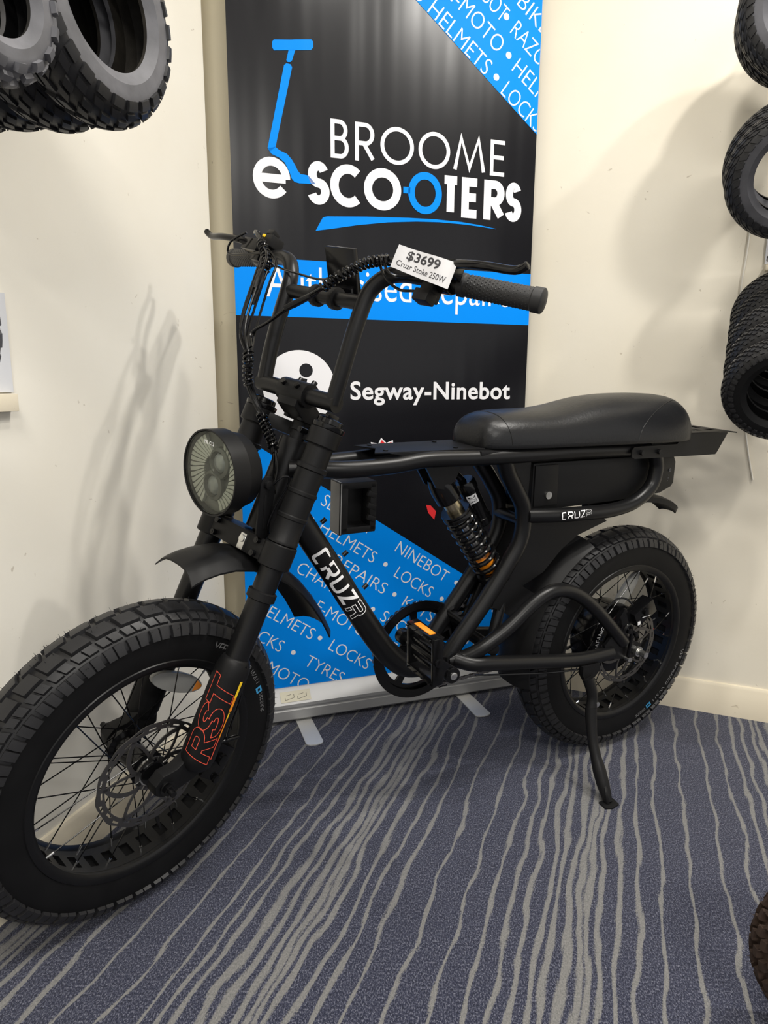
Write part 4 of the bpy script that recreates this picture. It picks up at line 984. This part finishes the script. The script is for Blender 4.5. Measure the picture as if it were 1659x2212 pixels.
def rowat(x):
    for i in range(len(rows_) - 1):
        if rows_[i][0] >= x >= rows_[i + 1][0]:
            t = (rows_[i][0] - x) / max(rows_[i][0] - rows_[i + 1][0], 1e-9); return [rows_[i][c] + (rows_[i + 1][c] - rows_[i][c]) * t for c in range(4)]
    return rows_[-1]
sm = MB()
sm.tube([V(sect(*rowat(.447 + .012 * sin(pi * k / 20)), k)) for k in range(21)], .0010, 6, smooth=2); sm.build('seam', LEA, seat)
for sg in (1, -1):
    pts = []
    for k in range(11):
        x = .100 - .180 * (k / 10) ** 1.35; a = (k / 10) ** .8 * 1.25
        kk = a / (2 * pi) * NS if sg > 0 else NS / 2 - a / (2 * pi) * NS
        r_ = rowat(x); a_ = 2 * pi * kk / NS; c_, s_ = cos(a_), max(sin(a_), 0); zm = r_[3] + .012
        pts.append(V((x, r_[2] * math.copysign(abs(c_) ** (2 / 2.7), c_), zm + (r_[1] - zm) * s_ ** (2 / 2.3))))
    sm = MB(); sm.tube(pts, .0010, 6, smooth=3); sm.build('seam', LEA, seat)
MB().box((.22, 0, .828), (.60, .150, .010)).build('seat_pan', PLAS, seat, bevel=.002)

# ---- battery, rack
ba = MB(); ba.prism([(.356, .795), (-.070, .795), (-.096, .788), (-.104, .775), (-.106, .722), (-.098, .712), (-.060, .698), (.10, .690), (.352, .686)], (0, 0, 0), (1, 0, 0), (0, 0, 1), .092)
bat = ba.build('battery', PLAS, bike, bevel=.004)
b = MB(); b.prism([(.352, .790), (.286, .790), (.280, .698), (.348, .698)], (0, .0475, 0), (1, 0, 0), (0, 0, 1), .004); b.build('side_panel', BLKM, bat, bevel=.001)
b = MB(); b.cyl((.310, .048, .722), (.310, .054, .722), .0085, n=20); b.box((.310, .0542, .722), (.002, .001, .009)); b.build('key_lock', STEEL, bat)
b = MB(); b.lathe([(0, .0040), (.001, .0040), (.001, .0028), (0, .0028)], (-.085, .0462, .755), (0, 1, 0), 20)
for k in range(3): b.cyl((-.084 + .001 * k, .0458, .742 - .007 * k), (-.084 + .001 * k, .0464, .742 - .007 * k), .0012, n=8)
b.build('charge_button', GREYP, bat)
rk = MB()
for sg in (1, -1):
    rk.prism([(.100, .827), (.106, .820), (.104, .803), (.094, .799), (-.150, .797), (-.190, .797), (-.196, .803), (-.226, .850), (-.070, .852), (-.058, .846), (-.044, .828)], (0, sg * .087, 0), (1, 0, 0), (0, 0, 1), .004)
    for x in (.076, .018): rk.cyl((x, sg * .087, .813), (x, sg * .096, .813), .0058, n=14)
xs = [-.058, -.10, -.115, -.135, -.165, -.19, -.215, -.232, -.262]; ys = [-.089, -.062, -.044, -.020, .020, .044, .062, .089]
for i in range(len(xs) - 1):
    for j in range(len(ys) - 1):
        if i in (1, 3) and j in (1, 3, 5): continue
        if i == 5 and j in (1, 3, 5): continue
        bend = lambda x: .8535 if x > -.235 else .8505
        rk.add([(xs[i], ys[j], bend(xs[i])), (xs[i + 1], ys[j], bend(xs[i + 1])), (xs[i + 1], ys[j + 1], bend(xs[i + 1])), (xs[i], ys[j + 1], bend(xs[i])), (xs[i], ys[j], bend(xs[i]) - .003), (xs[i + 1], ys[j], bend(xs[i + 1]) - .003), (xs[i + 1], ys[j + 1], bend(xs[i + 1]) - .003), (xs[i], ys[j + 1], bend(xs[i]) - .003)],
               [(0, 1, 2, 3), (7, 6, 5, 4), (0, 4, 5, 1), (1, 5, 6, 2), (2, 6, 7, 3), (3, 7, 4, 0)])
rk.build('luggage_rack', BLKM, bike)

# ---- swingarm, shock
sa = MB()
for sg in (1, -1):
    sa.tube([(.535, sg * .055, .372), (.505, sg * .078, .366), (.46, sg * .085, .361), (.339, sg * .085, .339), (.193, sg * .085, .315), (.085, sg * .084, .312)], .0172, 18, smooth=6)
    sa.tube([(.548, sg * .048, .370), (.520, sg * .058, .374), (.498, sg * .070, .386), (.471, sg * .080, .405), (.417, sg * .085, .439), (.356, sg * .085, .483), (.300, sg * .085, .506), (.235, sg * .085, .493), (.167, sg * .085, .448), (.096, sg * .085, .382), (.045, sg * .084, .333)], .0160, 18, smooth=6)
    sa.prism([(.110, .335), (.085, .360), (.060, .352), (.020, .335), (-.018, .318), (-.022, .295), (-.005, .283), (.030, .285), (.075, .292), (.105, .300)], (0, sg * .082, 0), (1, 0, 0), (0, 0, 1), .008)
    sa.prism([(.425, .527), (.400, .540), (.320, .490), (.375, .440), (.445, .480)], (0, sg * .052, 0), (1, 0, 0), (0, 0, 1), .006)
    sa.tube([(.405, sg * .040, .500), (.440, sg * .055, .385)], .013, 14)
sa.tube([(.382, -.052, .470), (.382, .052, .470)], .011, 14); sa.tube([(.445, -.075, .385), (.445, .075, .385)], .014, 16); sa.tube([(.540, -.06, .372), (.540, .06, .372)], .020, 20)
swa = sa.build('swingarm', BLK, bike, ang=40)
b = MB(); b.cyl((0, .060, .3033), (0, .100, .3033), .0105, n=6); b.cyl((0, .100, .3033), (0, .122, .3033), .0080, n=18); b.cyl((0, .092, .3033), (0, .1, .3033), .013, n=18)
b.cyl((.030, .086, .287), (.030, .100, .287), .006, n=12)
part_label(b.build('axle_nut', STEEL, swa), 'silver axle nut')
b = MB(); b.box((-.020, .070, .400), (.070, .034, .040), (.8, 0, -.45), (0, 1, 0)); b.box((.030, .066, .378), (.060, .014, .050), (.7, 0, .5), (0, 1, 0)); b.cyl((-.02, .087, .405), (-.02, .094, .405), .010); b.cyl((.040, .082, .365), (.040, .098, .365), .007); b.cyl((.010, .080, .350), (.010, .095, .350), .006); b.box((-.022, .0885, .392), (.030, .001, .003), (1, 0, -.1), (0, 1, 0), 1); b.box((.000, .087, .376), (.010, .002, .010), (1, 0, -.1), (0, 1, 0), 1)
b.build('brake_caliper', [GLOSS, WHITE], swa, bevel=.0025)
b = MB(); b.tube([(.020, .078, .425), (.040, .070, .442), (.065, .062, .440), (.095, .060, .415), (.110, .066, .395)], .0024, 8, smooth=6); b.tube([(.50, .085, .340), (.40, .092, .325), (.30, .095, .308), (.20, .096, .296), (.15, .090, .294)], .0022, 8, smooth=6); b.build('brake_hose', GLOSS, swa)
for sg in (1,):
    b = MB(); b.tube([(.060, .092, .358), (.050, .094, .380), (.036, .094, .378), (.030, .094, .340), (.032, .094, .295)], .0045, 10, smooth=5); b.build('axle_guard', GLOSS, swa)

T0, T1 = V((.578, 0, .772)), V((.388, 0, .508)); AX = (T1 - T0).normalized(); TL = (T1 - T0).length
sk = MB(); sk.lathe([(.0, .008), (.0, .020), (.012, .024), (.030, .0275), (.062, .0275), (.066, .024), (.068, .0)], T0, AX, 32); sk.tube([T0 + V((0, -.02, 0)), T0 + V((0, .02, 0))], .012, 18)
sk2 = MB(); sk2.lathe([(TL - .045, .0), (TL - .045, .034), (TL - .038, .036), (TL - .030, .030), (TL - .012, .016), (TL + .004, .013)], T0, AX, 30); sk2.tube([T1 + V((0, -.03, 0)), T1 + V((0, .03, 0))], .011, 16)
shock = sk.build('shock_absorber', GLOSS, bike); sk2.build('spring_cup', GLOSS, shock)
MB().lathe([(.060, .0), (.060, .0185), (.120, .0185), (.120, .0)], T0, AX, 28).build('shock_body', BRASS, shock); MB().lathe([(.115, .0), (.115, .009), (TL - .040, .009), (TL - .04, 0)], T0, AX, 20).build('shock_shaft', STEEL, shock)
b = MB(); b.lathe([(TL - .085, .0), (TL - .085, .018), (TL - .058, .020), (TL - .046, .016), (TL - .046, .0)], T0, AX, 24); part_label(b.build('bump_stop', ORANGE, shock), 'orange rubber bump stop')
b = MB(); b.lathe([(.094, .019), (.094, .033), (.098, .0345), (.102, .033), (.105, .0345), (.110, .0345), (.112, .019)], T0, AX, 32); b.build('preload_ring', GLOSS, shock)
sp = spiral([T0 + AX * .112, T0 + AX * (TL * .6), T0 + AX * (TL - .044)], .0300, .0055, .0225); MB().tube(sp, .0056, 10).build('spring', GLOSS, shock)
R0_, R1_ = V((.486, -.026, .752)), V((.424, -.026, .650)); ax2 = (R1_ - R0_).normalized(); rl_ = (R1_ - R0_).length
b = MB(); b.lathe([(0, .0), (0, .020), (.006, .0235), (.022, .0235), (.024, .0215), (rl_ - .022, .0215), (rl_ - .02, .0235), (rl_ - .006, .0235), (rl_, .018)], R0_, ax2, 28)
b.tube([R0_ + V((.002, .0, -.004)), R0_ + V((.040, .012, .020)), T0 + V((-.01, .0, -.02))], .009, 12, smooth=5)
res = b.build('reservoir', GLOSS, shock)
b = MB(); vd = (V((1.357, 1.18, 1.052)) - R0_); vd = (vd - ax2 * vd.dot(ax2)).normalized(); hd = ax2.cross(vd)
def onres(x, y): a_ = x / .0217; return R0_ + ax2 * y + (vd * cos(a_) + hd * sin(a_)) * .0219
for q in range(6): b.add([onres(-.012 + .004 * q, .030), onres(-.008 + .004 * q, .030), onres(-.008 + .004 * q, .052), onres(-.012 + .004 * q, .052)], [(0, 1, 2, 3)], 0)
gg = fit(font('DNM', .03), .033, -.0085, .049, .0085)
b.add([(lambda p: p + (p - (R0_ + ax2 * x)).normalized() * .0003)(onres(-y if False else y, x)) for x, y in gg[0]], gg[1], 1)
gg = fit(font('RACING SHOCK', .02), .056, -.012, .062, .012); gg = [(x, y) for x, y in gg[0]], gg[1]
b.build('lettering', [WHITE, INK], res, merge=False)

# ---- rear mudguards
m1 = guard([(61 - 4.4 * k, .343 + .004 * sin(k / 14 * pi)) for k in range(17)], .060, .020, .003, None, '')
m1.build('mudguard', PLAS, bike, xf=RK, ang=40)
m2 = guard([(72, .386), (80, .387), (88, .388), (95, .390), (101, .3915), (106, .3915), (110, .390), (113, .387), (114.6, .384), (115.4, .381)], .036, .005, .013, None, '', taper=[1] * 6 + [.98, .94, .84, .70])
m2.build('mudguard', PLAS, bike, xf=RK, ang=40)

# ---- cranks, pedals, chain
BBX = V((.565, 0, .357))
ck = MB(); ck.tube([BBX + V((0, -.075, 0)), BBX + V((0, .080, 0))], .011, 16)
crank = ck.build('crankset', GLOSS, bike)
ch = MB(); sgm = 88; yC = -.056
for k in range(sgm):
    a = lambda q: 2 * pi * q / sgm
    tooth = .004 if k % 2 == 0 else 0
    for rr_, keep in (((.0985, .112 + tooth * .6), True), ((.090, .0985), True), ((.046, .090), (k % 18) in (0, 1, 2)), ((.022, .046), True)):
        if not keep: continue
        ri, rq = rr_; vs = [(BBX.x + r * cos(a(q)), yC + dy, BBX.z + r * sin(a(q))) for dy in (.003, -.003) for r, q in ((ri, k), (ri, k + 1), (rq, k + 1), (rq, k))]
        ch.add(vs, [(0, 1, 2, 3), (7, 6, 5, 4), (0, 4, 5, 1), (1, 5, 6, 2), (2, 6, 7, 3), (3, 7, 4, 0)])
ch.lathe([(-.004, .100), (-.004, .117), (.001, .119), (.001, .100)], BBX + V((0, yC + .010, 0)), (0, 1, 0), 72, closed=True)
ch.build('chainring', GLOSS, crank, ang=30)
CA = V((.128, 0, .115)).normalized() * .172
for sg in (1, -1):
    o0 = BBX + V((0, sg * .082, 0)); o1 = o0 + CA * sg + V((0, sg * .012, 0)); ca_ = MB()
    ca_.lathe([(-.012, .018), (.012, .018)], o0, (0, 1, 0), 24); ca_.lathe([(-.010, .0155), (.010, .0155)], o1, (0, 1, 0), 22)
    dv = (o1 - o0).normalized(); pn = V((0, 1, 0)).cross(dv).normalized()
    q = [o0 + pn * .015, o1 + pn * .012, o1 - pn * .012, o0 - pn * .015]
    ca_.add([p + V((0, y, 0)) for y in (-.0075, .0075) for p in q], [(0, 1, 2, 3), (7, 6, 5, 4), (0, 4, 5, 1), (1, 5, 6, 2), (2, 6, 7, 3), (3, 7, 4, 0)])
    ca_.build('crank_arm', GLOSS, crank, bevel=.002)
    if sg > 0: MB().lathe([(0, .0085), (.003, .0085), (.004, .006)], o0 + V((0, .012, 0)), (0, 1, 0), 18).build('crank_bolt', STEEL, crank)
    # pedal: cage in the plane of the axle (y) and a steep direction
    pd = MB(); c = o1 + V((0, sg * .078, 0)); hv = V((.05, 0, .9987)); tv = V((.9987, 0, -.05)); yv = V((0, sg, 0))
    pd.cyl(o1, o1 + V((0, sg * .130, 0)), .0085, n=14)
    for s2 in (1, -1):
        pd.box(c + hv * .044 * s2, (.092, .010, .024), yv, hv); pd.box(c + hv * .018 * s2 , (.090, .005, .012), yv, hv)
        for yy in (-.044, .044): pd.box(c + yv * yy + hv * .022 * s2, (.008, .050, .022), yv, hv)
        for yy in (-.040, -.014, .014, .040):
            for s3 in (1, -1): pd.cyl(c + yv * yy + hv * .044 * s2, c + yv * yy + hv * .044 * s2 + tv * .017 * s3, .002, n=6)
    pd.build('pedal', GLOSS, crank, bevel=.0015)
    for s2 in (1, -1):
        part_label(MB().box(c + hv * .0495 * s2, (.056, .002, .013), yv, hv).build('pedal_reflector', AMBER, crank, bevel=.0005), 'amber pedal reflector')
cn = MB(); A0 = V((.565, yC, .357 + .112)); A1 = V((.0, yC, .3033 + .036)); B1 = V((.0, yC, .3033 - .036)); B0 = V((.565, yC, .357 - .112))
for a, b_ in ((A0, A1), (B1, B0)):
    L = (b_ - a).length; n = int(L / .0127); d = (b_ - a).normalized(); up = V((0, 1, 0)).cross(d)
    for k in range(n):
        p = a + d * (k + .5) * .0127; o_ = .0030 if k % 2 else .0018
        for s2 in (1, -1): cn.prism([(-.0075, -.0025), (-.006, -.0040), (-.003, -.0036), (0, -.0026), (.003, -.0036), (.006, -.0040), (.0075, -.0025), (.0075, .0025), (.006, .0040), (.003, .0036), (0, .0026), (-.003, .0036), (-.006, .0040), (-.0075, .0025)], p + V((0, s2 * o_, 0)), d, up, .001)
        cn.cyl(p + d * .0063 + V((0, -.004, 0)), p + d * .0063 + V((0, .004, 0)), .0022, n=6)
cn.lathe([(-.003, .030), (-.003, .040), (.003, .040), (.003, .030)], (0, yC, .3033), (0, 1, 0), 40, closed=True)
cn.build('chain', CHAINM, bike)

# ---- kickstand
ks = MB(); ks.prism([(.197, .305), (.142, .303), (.140, .287), (.157, .269), (.182, .263), (.196, .283)], (0, .100, 0), (1, 0, 0), (0, 0, 1), .014)
ks.tube([(.180, .108, .275), (.173, .116, .250), (.171, .122, .225), (.178, .128, .198)], [.0145, .0135, .0125, .0135], 14, smooth=5)
ks.tube([(.178, .128, .205), (.184, .140, .170), (.189, .155, .135), (.192, .172, .105), (.194, .190, .078), (.196, .208, .052), (.198, .230, .020)], [.0140, .0130, .0118, .0125, .0155, .0150, .0100], 16, smooth=6)
kick = ks.build('kickstand', BLKM, bike, bevel=0)
b = MB(); b.prism([(-.020, -.012), (.020, -.016), (.024, .008), (.008, .016), (-.016, .012)], (.197, .236, .0185), (1, 0, 0), (0, .9976, .0697), .005); b.tube([(.192, .205, .062), (.205, .228, .045), (.204, .235, .020)], .0045, 8, smooth=4); b.build('foot', PLAS, kick, bevel=.001)
b = MB(); b.cyl((.166, .118, .214), (.166, .136, .214), .007, n=14); b.build('pivot_bolt', STEEL, kick)

# ---- price tag tied to the bars
tg = MB(); c4 = [V((.012, .150, .990)), V((-.012, .256, .982)), V((-.013, .257, .938)), V((.008, .146, .953))]
c4 = [p + (V((.834, .938, .596)) - p).normalized() * .030 for p in c4]
NX = 14
def ontag(x, y, off=0.0):
    t = c4[3].lerp(c4[2], x); u_ = c4[0].lerp(c4[1], x); p = t.lerp(u_, y); nrm = (c4[1] - c4[0]).cross(c4[0] - c4[3]).normalized()
    if nrm.x < 0: nrm = -nrm
    return p + nrm * (off + .0035 * math.exp(-((x - .04) / .09) ** 2) * (1 - y * .4) + .0012 * sin(x * 9 + y * 2))
vs = [ontag(i / NX, j / 4, o_) for o_ in (0, -.0004) for i in range(NX + 1) for j in range(5)]; h_ = (NX + 1) * 5
tg.add(vs, [(i * 5 + j, (i + 1) * 5 + j, (i + 1) * 5 + j + 1, i * 5 + j + 1) for i in range(NX) for j in range(4)] + [(h_ + i * 5 + j, h_ + i * 5 + j + 1, h_ + (i + 1) * 5 + j + 1, h_ + (i + 1) * 5 + j) for i in range(NX) for j in range(4)], 0)
flat(tg, fit(font('$3699', .018), .19, .47, .76, .90), lambda x, y: ontag(x, y, .0006), 1)
flat(tg, fit(font('Cruzr Stoke 250W'), .08, .16, .92, .39), lambda x, y: ontag(x, y, .0006), 1)
tago = tg.build('price_tag', [PAPER, INK], None, xf=bike.matrix_world @ FK, merge=False)
tag(tago, 'white paper price tag hanging on the left end of the handlebar', 'price tag')
